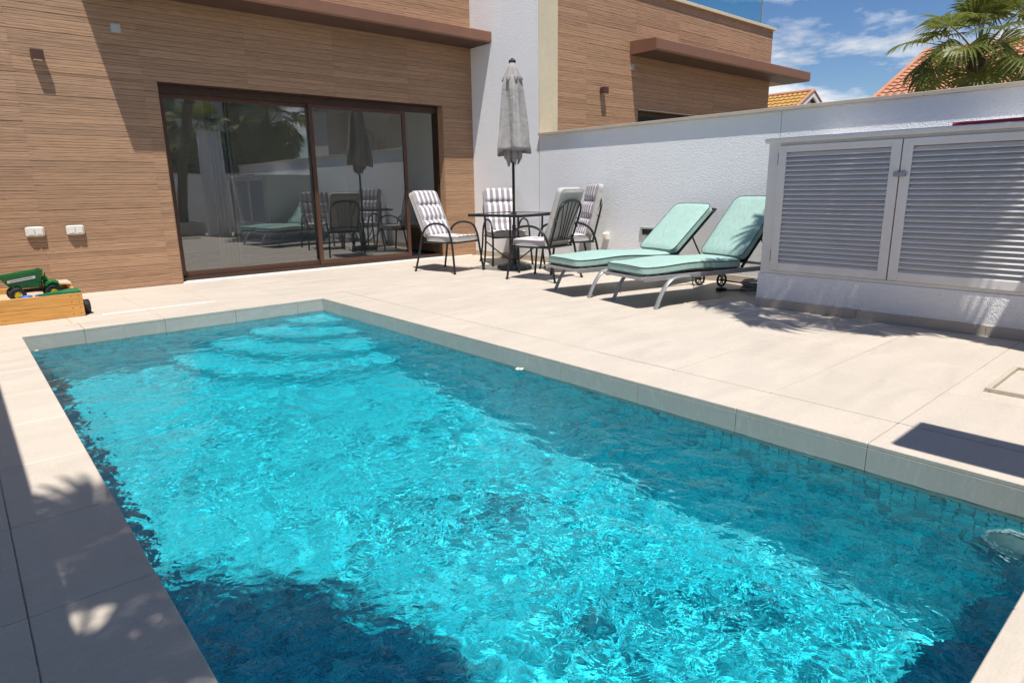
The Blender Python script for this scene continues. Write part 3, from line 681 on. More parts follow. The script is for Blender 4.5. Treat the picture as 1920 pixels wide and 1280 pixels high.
# ------------------------------------------------------------------ neighbouring house beyond the fin
NY = 7.25
nb = tag(empty('neighbour_house'), 'neighbouring brown wood-clad house with canopy beyond the boundary wall', 'house')
NX1 = 13.58; NZ = 4.20
b = MB(); nx0, nx1, nzz = 9.20, 12.9, 2.375
b.box(7.157, nx0, NY+0.012, NY+6, -0.04, NZ).box(nx1, NX1, NY+0.012, NY+6, -0.04, NZ).box(nx0, nx1, NY+0.012, NY+6, nzz, NZ).box(nx0, nx1, NY+0.3, NY+6, -0.04, nzz)
b.build('wall', 'cladding_backing', nb)
cladding(nb, 7.157, NX1, 1.62, NZ, NY, [7.9+1.2*k for k in range(0, 6)], (nx0, nx1, 0, nzz), seed=5, hs=(0.066, 0.088, 0.066, 0.077))
cb_ = MB(); cb_.box(NX1-0.002, NX1+0.012, NY+0.003, NY+6, -0.04, NZ); cb_.build('side_cladding', 'wood_cladding', nb)
b = MB(); b.box(nx0+0.01, nx1-0.01, NY+0.10, NY+0.15, nzz-0.09, nzz-0.003).box(nx0+0.01, nx0+0.07, NY+0.10, NY+0.15, 0, nzz-0.091).box(11.0, 11.07, NY+0.10, NY+0.15, 0, nzz-0.091); b.build('window_frame', 'bronze_frame', nb)
MB().add([(nx0+0.07, NY+0.13, 0), (nx1-0.02, NY+0.13, 0), (nx1-0.02, NY+0.13, nzz-0.09), (nx0+0.07, NY+0.13, nzz-0.09)], [(0, 1, 2, 3)]).build('pane', 'far_glass', nb)
b = MB(); b.cbox(nx0, nx1, NY-0.012, NY+0.01, nzz-0.001, nzz+0.014, 0.001); b.build('lintel_trim', 'cream_stone', nb)
cp = MB(); fy = NY-0.53
prof = [(NY+0.002, 3.215), (fy+0.02, 3.215), (fy, 3.24), (fy, 3.385), (fy+0.012, 3.397), (NY+0.002, 3.42)]
cp.prism(prof, 8.94, NX1+0.72, 'x'); cn_ = cp.build('canopy', 'fascia_metal', nb)
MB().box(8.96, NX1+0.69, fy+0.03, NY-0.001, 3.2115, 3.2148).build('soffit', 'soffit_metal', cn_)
cp = MB(); cp.box(NX1+0.0125, NX1+0.72, NY+0.0025, NY+3, 3.216, 3.41); cp.build('canopy_return', 'fascia_metal', nb)
MB().cbox(7.13, NX1+0.05, NY-0.05, NY+0.30, NZ+0.001, NZ+0.055, 0.004).build('parapet_cap', 'cream_stone', nb)
MB().cbox(NX1-0.28, NX1+0.05, NY+0.301, NY+6, NZ+0.001, NZ+0.055, 0.004).build('parapet_cap', 'cream_stone', nb)
def gpane(x0_, x1_, y0_, y1_): MB().box(x0_, x1_, y0_, y1_, NZ+0.056, NZ+1.05).build('glass_panel', 'balustrade_glass', nb)
gpane(11.42, 13.30, NY+0.12, NY+0.132); gpane(13.305, 13.317, NY+0.14, NY+3.0); gpane(11.40, 11.412, NY+0.14, NY+1.6)
MB().box(13.29, 13.32, NY+0.115, NY+0.137, NZ+0.0555, NZ+1.06).build('glass_post', 'silver_metal', nb)

# ------------------------------------------------------------------ small fittings on the walls
def wall_lamp(x, z, y, lab):
    t_ = tag(empty('wall_lamp', (x, y, z)), lab, 'wall lamp', 'brown box wall lamps')
    MB().cbox(-0.055, 0.055, -0.105, -0.012, 0.0, 0.10, 0.004).build('body', 'brown_metal', t_)
    MB().cbox(-0.045, 0.045, -0.0119, -0.0005, 0.01, 0.09, 0.002).build('back_plate', 'brown_metal', t_)
    MB().box(-0.04, 0.04, -0.09, -0.03, -0.003, -0.0003).build('diffuser', 'smooth_white', t_)
wall_lamp(0.99, 2.485, FY, 'small brown box wall lamp on the cladding left of the sliding door')
wall_lamp(8.26, 2.55, NY, 'small brown box wall lamp on the neighbouring facade beside its canopy')
def plate(x, z, y, lab):
    t_ = tag(empty('junction_plate', (x, y, z)), lab, 'plate', 'blank junction plates')
    MB().cbox(-0.042, 0.042, -0.012, -0.0005, -0.038, 0.038, 0.003).build('cover', 'grey_plastic', t_); MB().cbox(-0.05, 0.05, -0.004, -0.0002, -0.046, 0.046, 0.001).build('rim', 'grey_plastic', t_)
plate(1.765, 2.908, FY, 'small pale square blank plate high on the shaded cladding above the door')
plate(9.02, 3.04, NY, 'small pale square blank plate under the neighbouring canopy')
def socket(x, z, y, lab):
    t_ = tag(empty('double_socket', (x, y, z)), lab, 'socket', 'outdoor double sockets')
    body = MB().cbox(-0.085, 0.085, -0.04, -0.0005, -0.055, 0.055, 0.014); body.build('housing', 'white_plastic', t_, True)
    for s in (-1, 1):
        fl = MB().cbox(s*0.036-0.032, s*0.036+0.032, -0.052, -0.0405, -0.038, 0.036, 0.005).build('flap', 'white_plastic', t_, True)
        MB().box(s*0.036-0.004, s*0.036+0.004, -0.0545, -0.0522, -0.030, -0.024).build('catch', 'grey_plastic', fl)
socket(0.697, 0.718, FY, 'white double socket on the cladding, the one nearer the sandbox')
socket(1.066, 0.718, FY, 'white double socket on the cladding, the one nearer the sliding door')
t_ = tag(empty('single_socket', (WX, 5.80, 0.45)), 'single white outdoor socket low on the boundary wall behind the chairs', 'socket')
MB().cbox(-0.055, -0.0005, -0.045, 0.045, -0.05, 0.05, 0.012).build('housing', 'white_plastic', t_, True)
MB().cbox(-0.068, -0.0555, -0.033, 0.033, -0.03, 0.034, 0.006).build('flap', 'white_plastic', t_, True)
t_ = tag(empty('recessed_light', (WX, 5.08, 0.53)), 'rectangular recessed wall light low on the boundary wall behind the lounger', 'wall light')
b = MB(); b.box(-0.014, -0.0005, -0.16, 0.16, 0.04, 0.06).box(-0.014, -0.0005, -0.16, 0.16, -0.06, -0.04).box(-0.014, -0.0005, -0.16, -0.13, -0.0395, 0.0395).box(-0.014, -0.0005, 0.13, 0.16, -0.0395, 0.0395); b.build('bezel', 'grey_plastic', t_)
MB().box(-0.004, -0.0003, -0.129, 0.129, -0.039, 0.039).build('lens', 'dark_lens', t_)

# ------------------------------------------------------------------ louvred equipment cupboard
CX = 5.59; CY1 = 2.955; CY0 = 0.42
cab = tag(empty('louvred_cupboard'), 'light grey metal cupboard with two louvred doors on a white plinth', 'cupboard')
MB().box(CX, WX-0.001, CY0, CY1, -0.02, 0.312).build('plinth', 'white_render', cab)
yc = CY1+0.010
while yc > CY0:
    l_ = min(0.9, yc-CY0); piece('skirting_tile', 0.011, l_-0.003, 0.078, 0.0015, 'wall_stone', cab, (CX-0.0115, yc-l_, 0.001)); yc -= l_
MB().box(CX-0.0005, WX-0.02, CY1+0.0005, CY1+0.011, 0.001, 0.079).build('skirting_tile', 'wall_stone', cab)
fx0, fx1 = CX+0.012, CX+0.062; ztop = 1.452
b = MB(); b.box(fx0, fx1, CY1-0.115, CY1-0.012, 0.3125, ztop).box(fx0, fx1, CY0, CY0+0.06, 0.3125, ztop).box(fx0, fx1, CY0+0.0605, CY1-0.1155, 0.3125, 0.34).box(fx0, fx1, CY0+0.0605, CY1-0.1155, 1.428, ztop)
b.box(fx1, WX-0.002, CY1-0.06, CY1-0.013, 0.3126, ztop).box(fx1+0.003, WX-0.002, CY0, CY0+0.04, 0.3126, ztop)
b.build('frame', 'cabinet_metal', cab)
MB().cbox(CX-0.03, WX-0.001, CY0-0.02, CY1+0.015, ztop+0.0005, ztop+0.04, 0.006).build('lid', 'cabinet_metal', cab)
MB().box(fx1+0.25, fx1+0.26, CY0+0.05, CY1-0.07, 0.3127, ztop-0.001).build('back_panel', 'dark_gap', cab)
NS = 24
def ldoor(ya, yb, hinge_side):
    """ya > yb: ya is the end nearer the house"""
    d_ = empty('door'); d_.parent = cab
    x0_, x1_ = CX-0.012, CX+0.0115; z0_, z1_ = 0.345, 1.425; st = 0.072
    f = MB(); f.cbox(x0_, x1_, ya-st, ya, z0_, z1_, 0.002).cbox(x0_, x1_, yb, yb+st, z0_, z1_, 0.002).box(x0_+0.001, x1_, yb+st, ya-st, z1_-0.055, z1_).box(x0_+0.001, x1_, yb+st, ya-st, z0_, z0_+0.06)
    f.build('stile_frame', 'cabinet_metal', d_)
    a0, a1 = z0_+0.06, z1_-0.055; p = (a1-a0)/NS; ln = ya-yb-2*st
    key = ('slat', round(ln, 3))
    if key not in _cache:
        q = MB(); pr_ = [(0.0, 0.0), (0.003, 0.006), (0.034, p*1.05), (0.034, p*1.05+0.004), (0.030, p*1.05+0.003), (-0.004, 0.007), (-0.005, 0.0)]
        vs = [(x, 0.001, z) for x, z in pr_]+[(x, ln-0.001, z) for x, z in pr_]; n = len(pr_)
        q.add(vs, [tuple(range(n)), tuple(range(2*n-1, n-1, -1))]+[(k, n+k, n+(k+1) % n, (k+1) % n) for k in range(n)])
        _cache[key] = q.mesh('slat', 'cabinet_metal')
    for k in range(NS):
        s = link('slat', _cache[key], d_, (x0_+0.006, yb+st, a0+k*p))
    for zz_ in ((z0_+0.08, z1_-0.16)):
        yh = ya+0.004 if hinge_side > 0 else yb-0.012
        MB().cbox(x0_-0.006, x0_+0.02, yh, yh+0.008, zz_, zz_+0.10, 0.002).build('hinge', 'cabinet_metal', d_)
    return d_
d1 = ldoor(2.842, 1.868, 1); d2 = ldoor(1.860, 0.886 if False else 0.50, -1)
MB().cbox(CX-0.034, CX-0.0125, 1.815, 1.90, 1.145, 1.18, 0.004).build('latch', 'silver_metal', d2)
# red foam tube lying on the lid
pts = smooth_path([(5.82, 1.62, 1.513), (5.86, 1.35, 1.516), (5.9, 1.0, 1.523), (5.92, 0.7, 1.516), (5.95, 0.5, 1.516)], 5)
t_ = MB().tube(pts, 0.021, 12).build('foam_tube', 'red_foam', None, True); tag(t_, 'red foam tube lying on the cupboard lid', 'foam tube')
# garden hose coiled beside the plinth
hp = []
for k in range(5*26):
    a = 2*math.pi*k/26; tn = k/26
    r_ = 0.19+0.018*math.sin(tn*2.3); hp.append((6.45+r_*1.1*math.cos(a), 3.36+r_*math.sin(a), 0.012+0.019*tn+0.006*math.sin(a*2+tn)))
lead = smooth_path([(6.14, 3.62, 0.013), (6.2, 3.56, 0.012), (6.32, 3.5, 0.012), (6.45+0.209, 3.36, 0.012)], 6)
hose = tag(empty('garden_hose'), 'grey garden hose coiled on the paving beside the cupboard plinth', 'hose')
MB().tube(hp, 0.010, 8).build('coil', 'hose_grey', hose, True); MB().tube(smooth_path([(6.14, 3.60, 0.013), (6.22, 3.54, 0.012), (6.30, 3.47, 0.012), (6.34, 3.36, 0.012)], 6), 0.010, 8).build('lead', 'hose_grey', hose, True)
q = MB(); q.tube([(6.145, 3.595, 0.02), (6.10, 3.63, 0.022), (6.06, 3.66, 0.022)], [0.016, 0.022, 0.018], 12); q.build('nozzle', 'black_plastic', hose, True)

# ------------------------------------------------------------------ cushions
def cushion(b, Wd, Ln, T, F, nx=14, ny=22, tufts=(), seams=(), edge=0.028, mi_top=0, mi_side=1, puff=0.012, rc=0.05):
    """padded slab: u across (Wd), v along (Ln); F(u, v, w) maps to space; top gets mi_top"""
    def outline(u, v):
        # rounded-corner squeeze
        return u, v
    vs = []; idx = {}
    us = [-1+2*i/nx for i in range(nx+1)]; vsn = [j/ny for j in range(ny+1)]
    def surf(i, j, top):
        u = us[i]; v = vsn[j]
        ex = (1-abs(u))*Wd/2; ey = min(v, 1-v)*Ln
        x = u*Wd/2; y = v*Ln
        # round the corners in plan
        cx_ = rc-ex; cy_ = rc-ey
        if cx_ > 0 and cy_ > 0:
            d_ = math.hypot(cx_, cy_); mxx = max(cx_, cy_); f = mxx/d_ if d_ > 0 else 1
            x = math.copysign(Wd/2-rc+cx_*f, u); y = (rc-cy_*f) if v < 0.5 else Ln-rc+cy_*f
        e = min(ex, ey); h = 1-max(0, 1-e/edge)**2 if e < edge else 1
        z = T*0.5*(0.62+0.38*h)
        if top:
            z += puff*math.sin(min(1, ex/(Wd/2))*math.pi/2)*0.6
            for s in seams: z -= 0.022*math.exp(-((v-s)*Ln/0.022)**2)*min(1, ex/0.03)
            for (tu, tv) in tufts: z -= 0.020*math.exp(-(((u-tu)*Wd/2)**2+((v-tv)*Ln)**2)/0.0011)
        return F(x, y, z if top else -z)
    top = [[None]*(ny+1) for _ in range(nx+1)]; bot = [[None]*(ny+1) for _ in range(nx+1)]
    for i in range(nx+1):
        for j in range(ny+1): top[i][j] = len(vs); vs.append(surf(i, j, True))
    for i in range(nx+1):
        for j in range(ny+1): bot[i][j] = len(vs); vs.append(surf(i, j, False))
    f0 = []; f1 = []
    for i in range(nx):
        for j in range(ny):
            f0.append((top[i][j], top[i+1][j], top[i+1][j+1], top[i][j+1])); f1.append((bot[i][j], bot[i][j+1], bot[i+1][j+1], bot[i+1][j]))
    ring = [(i, 0) for i in range(nx)]+[(nx, j) for j in range(ny)]+[(i, ny) for i in range(nx, 0, -1)]+[(0, j) for j in range(ny, 0, -1)]
    for k in range(len(ring)):
        a = ring[k]; c = ring[(k+1) % len(ring)]
        f1.append((bot[a[0]][a[1]], bot[c[0]][c[1]], top[c[0]][c[1]], top[a[0]][a[1]]))
    k0 = len(b.v); b.add(vs, f0, mi_top); b.f += [tuple(q+k0 for q in f) for f in f1]; b.m += [mi_side]*len(f1)
    return [[Vector(vs[top[i][j]]) for (i, j) in ring], [Vector(vs[bot[i][j]]) for (i, j) in ring]]

# ------------------------------------------------------------------ garden chairs
def chair(name_lab, loc, face, recline=20, seed=0, backh=0.66):
    rg = random.Random(seed)
    ang = math.atan2(face[1], face[0])-math.pi/2
    c = tag(empty('garden_chair', (*loc, 0), ang), name_lab, 'chair', 'garden chairs around the table')
    for s in (-1, 1):
        xx = 0.285*s; xo = 0.30*s
        pts = smooth_path([(xo*1.02, -0.35, 0.0), (xx, -0.285, 0.26), (xx, -0.24, 0.44), (xx, -0.17, 0.575), (xx, -0.05, 0.645), (xx, 0.10, 0.655), (xx, 0.22, 0.615), (xx, 0.285, 0.50), (xx, 0.315, 0.36), (xo*1.02, 0.365, 0.0)], 5)
        MB().tube(pts, 0.0145, 10, flat=1.0).build('arm_loop', 'charcoal_metal', c, True)
        for (yy_, zz_) in ((-0.35, 0), (0.365, 0)): MB().lathe([(0.018, 0.0), (0.018, 0.02)], (xo*1.02, yy_, 0.0005), 10).build('foot_cap', 'black_rubber', c)
    z = 0.405
    MB().tube([(-0.27, 0.30, z), (0.27, 0.30, z)], 0.012, 8).tube([(-0.27, -0.22, z), (0.27, -0.22, z)], 0.012, 8).tube([(-0.255, -0.22, z), (-0.255, 0.30, z)], 0.012, 8).tube([(0.255, -0.22, z), (0.255, 0.30, z)], 0.012, 8).build('seat_frame', 'charcoal_metal', c, True)
    MB().box(-0.25, 0.25, -0.21, 0.29, z-0.004, z+0.004).build('seat_sling', 'charcoal_metal', c)
    ra = R(recline); up_ = Vector((0, -math.sin(ra), math.cos(ra))); nf = Vector((0, math.cos(ra), math.sin(ra))); o0 = Vector((0, -0.225, 0.41))
    P = lambda x, h, d=0.0: o0+Vector((x, 0, 0))+up_*h+nf*d
    H = 0.57
    arch = [P(-0.225, 0.0), P(-0.235, 0.2), P(-0.245, 0.40), P(-0.225, 0.49), P(-0.16, 0.545), P(-0.08, 0.565), P(0, H), P(0.08, 0.565), P(0.16, 0.545), P(0.225, 0.49), P(0.245, 0.40), P(0.235, 0.2), P(0.225, 0.0)]
    MB().tube(smooth_path(arch, 4), 0.013, 10).build('back_frame', 'charcoal_metal', c, True)
    MB().tube([P(-0.228, 0.08), P(0.228, 0.08)], 0.010, 8).build('back_rail', 'charcoal_metal', c, True)
    for (xb, xt) in ((-0.10, -0.185), (-0.045, -0.085), (0.0, 0.0), (0.045, 0.085), (0.10, 0.185)):
        ht = 0.56-0.9*xt*xt
        MB().tube(smooth_path([P(xb, 0.08), P(xb*1.05, 0.22), P(xt*0.8, 0.42), P(xt, ht)], 4), 0.0065, 7).build('back_bar', 'charcoal_metal', c, True)
    # one-piece padded cushion: seat and back pads
    cu = MB()
    T = 0.085
    rs = cushion(cu, 0.50, 0.53, T, lambda x, y, w: Vector((x, -0.20+y, 0.412+T/2+w-0.012*math.sin(y/0.53*3.14))), tufts=[(-0.45, 0.33), (0.45, 0.33), (0, 0.33), (-0.45, 0.68), (0, 0.68), (0.45, 0.68)], puff=0.014)
    o = cu.build('seat_cushion', ['striped_fabric', 'cushion_grey'], c, True)
    pip = MB(); pip.tube([p+Vector((0, 0, 0.002)) for p in rs[0]], 0.0045, 6, closed=True); pip.tube(rs[1], 0.0045, 6, closed=True); pip.build('piping', 'cushion_grey', o, True)
    cu = MB(); Tb = 0.095; Lb = backh
    rs = cushion(cu, 0.50, Lb, Tb, lambda x, y, w: P(x, 0.035+y, 0.018+Tb/2+w), ny=26, seams=(0.36, 0.68), tufts=[(q, s_) for s_ in (0.36, 0.68) for q in (-0.6, -0.2, 0.2, 0.6)]+[(-0.4, 0.18), (0.4, 0.18), (0, 0.18)], puff=0.018)
    o = cu.build('back_cushion', ['striped_fabric', 'cushion_grey'], c, True)
    pip = MB(); pip.tube([p for p in rs[0]], 0.0045, 6, closed=True); pip.tube(rs[1], 0.0045, 6, closed=True); pip.build('piping', 'cushion_grey', o, True)
    for s in (-1, 1):
        k = P(0.243*s, 0.33, 0.0)
        MB().tube([k+Vector((0.004*s, 0.03, 0.012)), k+Vector((0.016*s, 0.0, 0.004)), k+Vector((0.01*s, -0.016, -0.004))], 0.006, 6).tube([k+Vector((0.014*s, 0.0, 0.004)), k+Vector((0.024*s, 0.012, -0.04))], 0.004, 5).build('tie', 'black_plastic', c, True)
    return c
chair('striped cushioned garden chair standing clear of the table, in front of the open door', (5.18, 7.30), (0.23, -0.97), 24, 1)
chair('striped cushioned garden chair behind the glass table against the white corner', (6.32, 7.42), (-0.40, -0.92), 14, 2)
chair('garden chair seen from behind with its grey cushion back and fan of bars', (5.53, 5.74), (-0.21, 0.98), 18, 3)
chair('striped cushioned garden chair close to the boundary wall, behind the chair seen from the back', (6.30, 6.02), (-0.86, 0.50), 13, 4, 0.70)

# ------------------------------------------------------------------ table and closed parasol
tb = tag(empty('garden_table', (5.90, 6.74, 0), R(12)), 'square dark metal garden table with a clear glass top', 'table', )
S = 0.45; ht = 0.735
b = MB()
for k in range(4):
    M = Matrix.Rotation(k*math.pi/2, 4, 'Z'); b.cbox(-S, S-0.032, -S, -S+0.032, ht, ht+0.035, 0.004, 0, M)
b.build('rim', 'charcoal_metal', tb)
MB().box(-S+0.031, S-0.031, -S+0.031, S-0.031, ht+0.022, ht+0.030).build('glass_top', 'table_glass', tb)
for k in range(4):
    a = math.pi/4+k*math.pi/2; d_ = Vector((math.cos(a), math.sin(a), 0)); q = lambda r_, z: d_*r_+Vector((0, 0, z))
    MB().tube(smooth_path([q(0.40, ht-0.001), q(0.40, ht-0.05), q(0.395, 0.45), q(0.41, 0.2), q(0.44, 0.0)], 5), 0.014, 10).build('leg', 'charcoal_metal', tb, True)
    MB().tube(smooth_path([q(0.40, 0.40), q(0.25, 0.27), q(0.10, 0.16), q(0.045, 0.13)], 4), 0.009, 8).build('brace', 'charcoal_metal', tb, True)
b = MB(); rr = [(0.05*math.cos(2*math.pi*k/20), 0.05*math.sin(2*math.pi*k/20), 0.13) for k in range(20)]; b.tube(rr, 0.009, 8, closed=True); b.build('brace_ring', 'charcoal_metal', tb, True)
b = MB(); rr = [(0.035*math.cos(2*math.pi*k/20), 0.035*math.sin(2*math.pi*k/20), ht+0.034) for k in range(20)]; b.tube(rr, 0.008, 8, closed=True); b.build('hole_ring', 'charcoal_metal', tb, True)

pa = tag(empty('parasol', (5.90, 6.74, 0), 0), 'closed grey parasol standing through the garden table', 'parasol')
MB().tube([(0, 0, 0.06), (0.004, 0, 1.4), (0.01, 0, 2.70)], 0.019, 14).build('pole', 'charcoal_metal', pa, True)
b = MB(); b.lathe([(0.24, 0.0), (0.245, 0.03), (0.225, 0.06), (0.10, 0.085), (0.04, 0.10), (0.034, 0.32), (0.03, 0.33)], (0, 0, 0.0006), 8); b.build('base', 'black_plastic', pa)
MB().lathe([(0.024, 0.45), (0.026, 0.46), (0.026, 0.60), (0.024, 0.61)], (0.002, 0, 0), 14).build('collar', 'charcoal_metal', pa, True)
def parasol_cloth():
    n = 144; vs = []; fs = []; nr = 8; rg = random.Random(5)
    lob = [rg.uniform(0.92, 1.12) for _ in range(nr)]; ph = [rg.uniform(-0.12, 0.12) for _ in range(nr)]; hem = [rg.uniform(-0.03, 0.04) for _ in range(nr)]
    levels = [(2.60, 0.055), (2.53, 0.10), (2.46, 0.135), (2.36, 0.155), (2.22, 0.175), (2.05, 0.20), (1.88, 0.225), (1.74, 0.245), (1.64, 0.262), (1.58, 0.262)]
    for li, (z, r_) in enumerate(levels):
        f = min(1, li/4)
        for q in range(n):
            a = 2*math.pi*q/n; k = int(a/(2*math.pi)*nr) % nr; fr = (a/(2*math.pi)*nr) % 1
            u_ = a*2.5+0.9*(1-li/9)+0.35*math.sin(a*2+1)       # five overlapping folds, twisting down the pole
            crease = abs(math.sin(u_))**0.55
            tw = a+0.22*f*math.cos(u_)*math.copysign(1, math.sin(u_))
            rr_ = r_*(1-f)+r_*f*(0.52+0.42*crease+0.05*math.sin(a*9+li*0.6))
            zz_ = z
            if li == len(levels)-1: zz_ = z-0.035*math.sin(a+0.4)-0.03*crease
            vs.append((rr_*math.cos(tw)+0.008, rr_*math.sin(tw)*0.92, zz_))
    for l_ in range(len(levels)-1):
        for q in range(n): fs.append((l_*n+q, l_*n+(q+1) % n, (l_+1)*n+(q+1) % n, (l_+1)*n+q))
    o = MB().add(vs, fs).build('cloth', 'parasol_fabric', pa, 'full')
    s = o.modifiers.new('thick', 'SOLIDIFY'); s.thickness = 0.003
    # inner folds hanging a little lower
    vs = []; fs = []
    for li, (z, r_) in enumerate(((1.80, 0.085), (1.62, 0.095), (1.50, 0.10), (1.44, 0.07))):
        for q in range(n):
            a = 2*math.pi*q/n; rr_ = r_*(1+0.24*math.sin(a*6+li*0.4)+0.1*math.sin(a*11))
            vs.append((rr_*math.cos(a), rr_*math.sin(a)*0.9, z+(0.035*math.sin(a*5+1)+0.02*math.sin(a*9) if li == 3 else 0)))
    for l_ in range(3):
        for q in range(n): fs.append((l_*n+q, l_*n+(q+1) % n, (l_+1)*n+(q+1) % n, (l_+1)*n+q))
    o = MB().add(vs, fs).build('inner_fold', 'parasol_fabric', pa, 'full'); s = o.modifiers.new('thick', 'SOLIDIFY'); s.thickness = 0.003
    # vent flap at the top
    vs = []; fs = []
    for li, (z, r_) in enumerate(((2.705, 0.035), (2.62, 0.068), (2.53, 0.105), (2.475, 0.122))):
        for q in range(n):
            a = 2*math.pi*q/n; rr_ = r_*(1+(0.04+0.05*li)*math.cos(a*7+0.5)*min(1, li))
            vs.append((rr_*math.cos(a)+0.01, rr_*math.sin(a)*0.95, z+(0.03*math.sin(a*8+2)+0.012*math.sin(a*3) if li == 3 else 0)))
    for l_ in range(3):
        for q in range(n): fs.append((l_*n+q, l_*n+(q+1) % n, (l_+1)*n+(q+1) % n, (l_+1)*n+q))
    o = MB().add(vs, fs).build('vent_flap', 'parasol_fabric', pa, 'full'); s = o.modifiers.new('thick', 'SOLIDIFY'); s.thickness = 0.003
    MB().lathe([(0.042, 2.70), (0.05, 2.712), (0.045, 2.728), (0.02, 2.74), (0.012, 2.755)], (0.01, 0, 0), 16).build('finial', 'black_plastic', pa, True)
parasol_cloth()

# ------------------------------------------------------------------ sun loungers
def lounger(lab, loc, axis, theta, seat=1.26, backl=0.76, wd=0.58):
    ang = math.atan2(axis[1], axis[0])
    t_ = tag(empty('sun_lounger', (*loc, 0), ang), lab, 'sun lounger', 'sun loungers by the boundary wall')
    h = 0.285; hw = wd/2
    th = R(theta); bu = Vector((math.cos(th), 0, math.sin(th))); bn = Vector((-math.sin(th), 0, math.cos(th))); hin = Vector((seat-0.01, 0, h+0.02))
    for s in (-1, 1):
        MB().cbox(-0.02, seat+0.55, s*hw-0.013 if s > 0 else s*hw-0.013, s*hw+0.013, h-0.03, h+0.015, 0.004).build('side_rail', 'silver_metal', t_)
        q = MB(); pts = smooth_path([(0.50, s*(hw+0.02), h-0.012), (0.36, s*(hw+0.022), h-0.012), (0.26, s*(hw+0.024), h-0.04), (0.18, s*(hw+0.026), h-0.13), (0.10, s*(hw+0.028), 0.0)], 6)
        q.tube(pts, 0.026, 10, flat=0.55); q.build('front_leg', 'silver_metal', t_, True)
        q = MB(); q.tube([(seat+0.30, s*(hw+0.02), h-0.02), (seat+0.34, s*(hw+0.02), 0.09)], 0.018, 8); q.build('rear_leg', 'silver_metal', t_, True)
        wh = empty('wheel', (seat+0.36, s*(hw+0.045), 0.076)); wh.parent = t_
        rr = [(0.064*math.cos(2*math.pi*k/28), 0, 0.064*math.sin(2*math.pi*k/28)) for k in range(28)]
        MB().tube(rr, 0.012, 8, closed=True).build('tyre', 'black_rubber', wh, True)
        q = MB(); q.lathe([(0.016, -0.014), (0.018, 0.0), (0.016, 0.014)], n=12, axis='y')
        for k in range(6):
            a = 2*math.pi*k/6; q.tube([(0.012*math.cos(a), 0, 0.012*math.sin(a)), (0.06*math.cos(a), 0, 0.06*math.sin(a))], 0.006, 6)
        q.build('rim', 'black_plastic', wh, True)
        q = MB(); a0 = hin+bu*0.0+Vector((0, s*(hw-0.02), 0)); a1 = hin+bu*(backl+0.06)+Vector((0, s*(hw-0.02), 0))
        q.tube([a0, a1], 0.014, 8); q.build('back_rail', 'charcoal_metal', t_, True)
        q = MB(); q.tube([hin+bu*0.40+Vector((0, s*(hw-0.05), -0.005)), Vector((seat+0.47, s*(hw-0.05), h))], 0.009, 7); q.build('back_strut', 'charcoal_metal', t_, True)
    MB().tube([(seat+0.36, -hw-0.03, 0.076), (seat+0.36, hw+0.03, 0.076)], 0.008, 8).build('axle', 'charcoal_metal', t_, True)
    MB().cbox(-0.055, 0.03, -hw-0.01, hw+0.01, h-0.012, h+0.012, 0.004).build('foot_bar', 'silver_metal', t_)
    MB().cbox(seat+0.52, seat+0.555, -hw+0.014, hw-0.014, h-0.02, h+0.01, 0.003).build('end_bar', 'silver_metal', t_)
    for k in range(11):
        x = 0.08+k*0.112; MB().cbox(x, x+0.06, -hw+0.0135, hw-0.0135, h+0.001, h+0.013, 0.002).build('slat', 'charcoal_metal', t_)
    for k in range(6):
        q = hin+bu*(0.06+k*0.13); M = Matrix.Translation(q) @ Matrix.Rotation(-th, 4, 'Y')
        MB().cbox(0, 0.07, -hw+0.03, hw-0.03, -0.006, 0.006, 0.002, 0, M).build('back_slat', 'charcoal_metal', t_)
    MB().tube([hin+bu*(backl+0.055)+Vector((0, -hw+0.02, 0)), hin+bu*(backl+0.055)+Vector((0, hw-0.02, 0))], 0.013, 8).build('back_top_bar', 'charcoal_metal', t_, True)
    T = 0.095
    def two(name, F, Ln, ny, pf):
        cu = MB(); rs = cushion(cu, wd, Ln, T, F, nx=12, ny=ny, edge=0.012, puff=pf, rc=0.07, mi_top=0, mi_side=0)
        o = cu.build(name, 'aqua_fabric', t_, True)
        p = MB(); p.tube([q+Vector((0, 0, 0.001)) for q in rs[0]], 0.004, 6, closed=True); p.tube(rs[1], 0.004, 6, closed=True); p.build('piping', 'aqua_piping', o, True)
    z0_ = h+0.018+T/2
    two('seat_cushion', lambda x, y, w: Vector((y-0.035, -x, z0_+w+0.012*math.exp(-((y-0.5)/0.35)**2)-0.006*math.sin(7*y))), seat+0.02, 30, 0.012)
    two('back_cushion', lambda x, y, w: hin+bu*(y+0.055)+Vector((0, -x, 0))+bn*(0.014+T/2+w), backl-0.02, 20, 0.014)
    q = MB(); q.tube(smooth_path([(0.55, -hw-0.005, h), (0.545, -hw-0.02, h-0.06), (0.57, -hw-0.014, h-0.12)], 4), 0.004, 5).tube(smooth_path([(0.55, -hw-0.005, h), (0.56, -hw-0.018, h-0.05), (0.54, -hw-0.02, h-0.10)], 4), 0.004, 5); q.build('tie', 'aqua_piping', t_, True)
lounger('sun lounger with pale aqua cushion standing nearer the chairs and table', (4.80, 4.70), (0.978, -0.215), 41)
lounger('sun lounger with pale aqua cushion pushed up beside the louvred cupboard', (4.76, 3.835), (0.978, -0.225), 49, 1.24, 0.78)

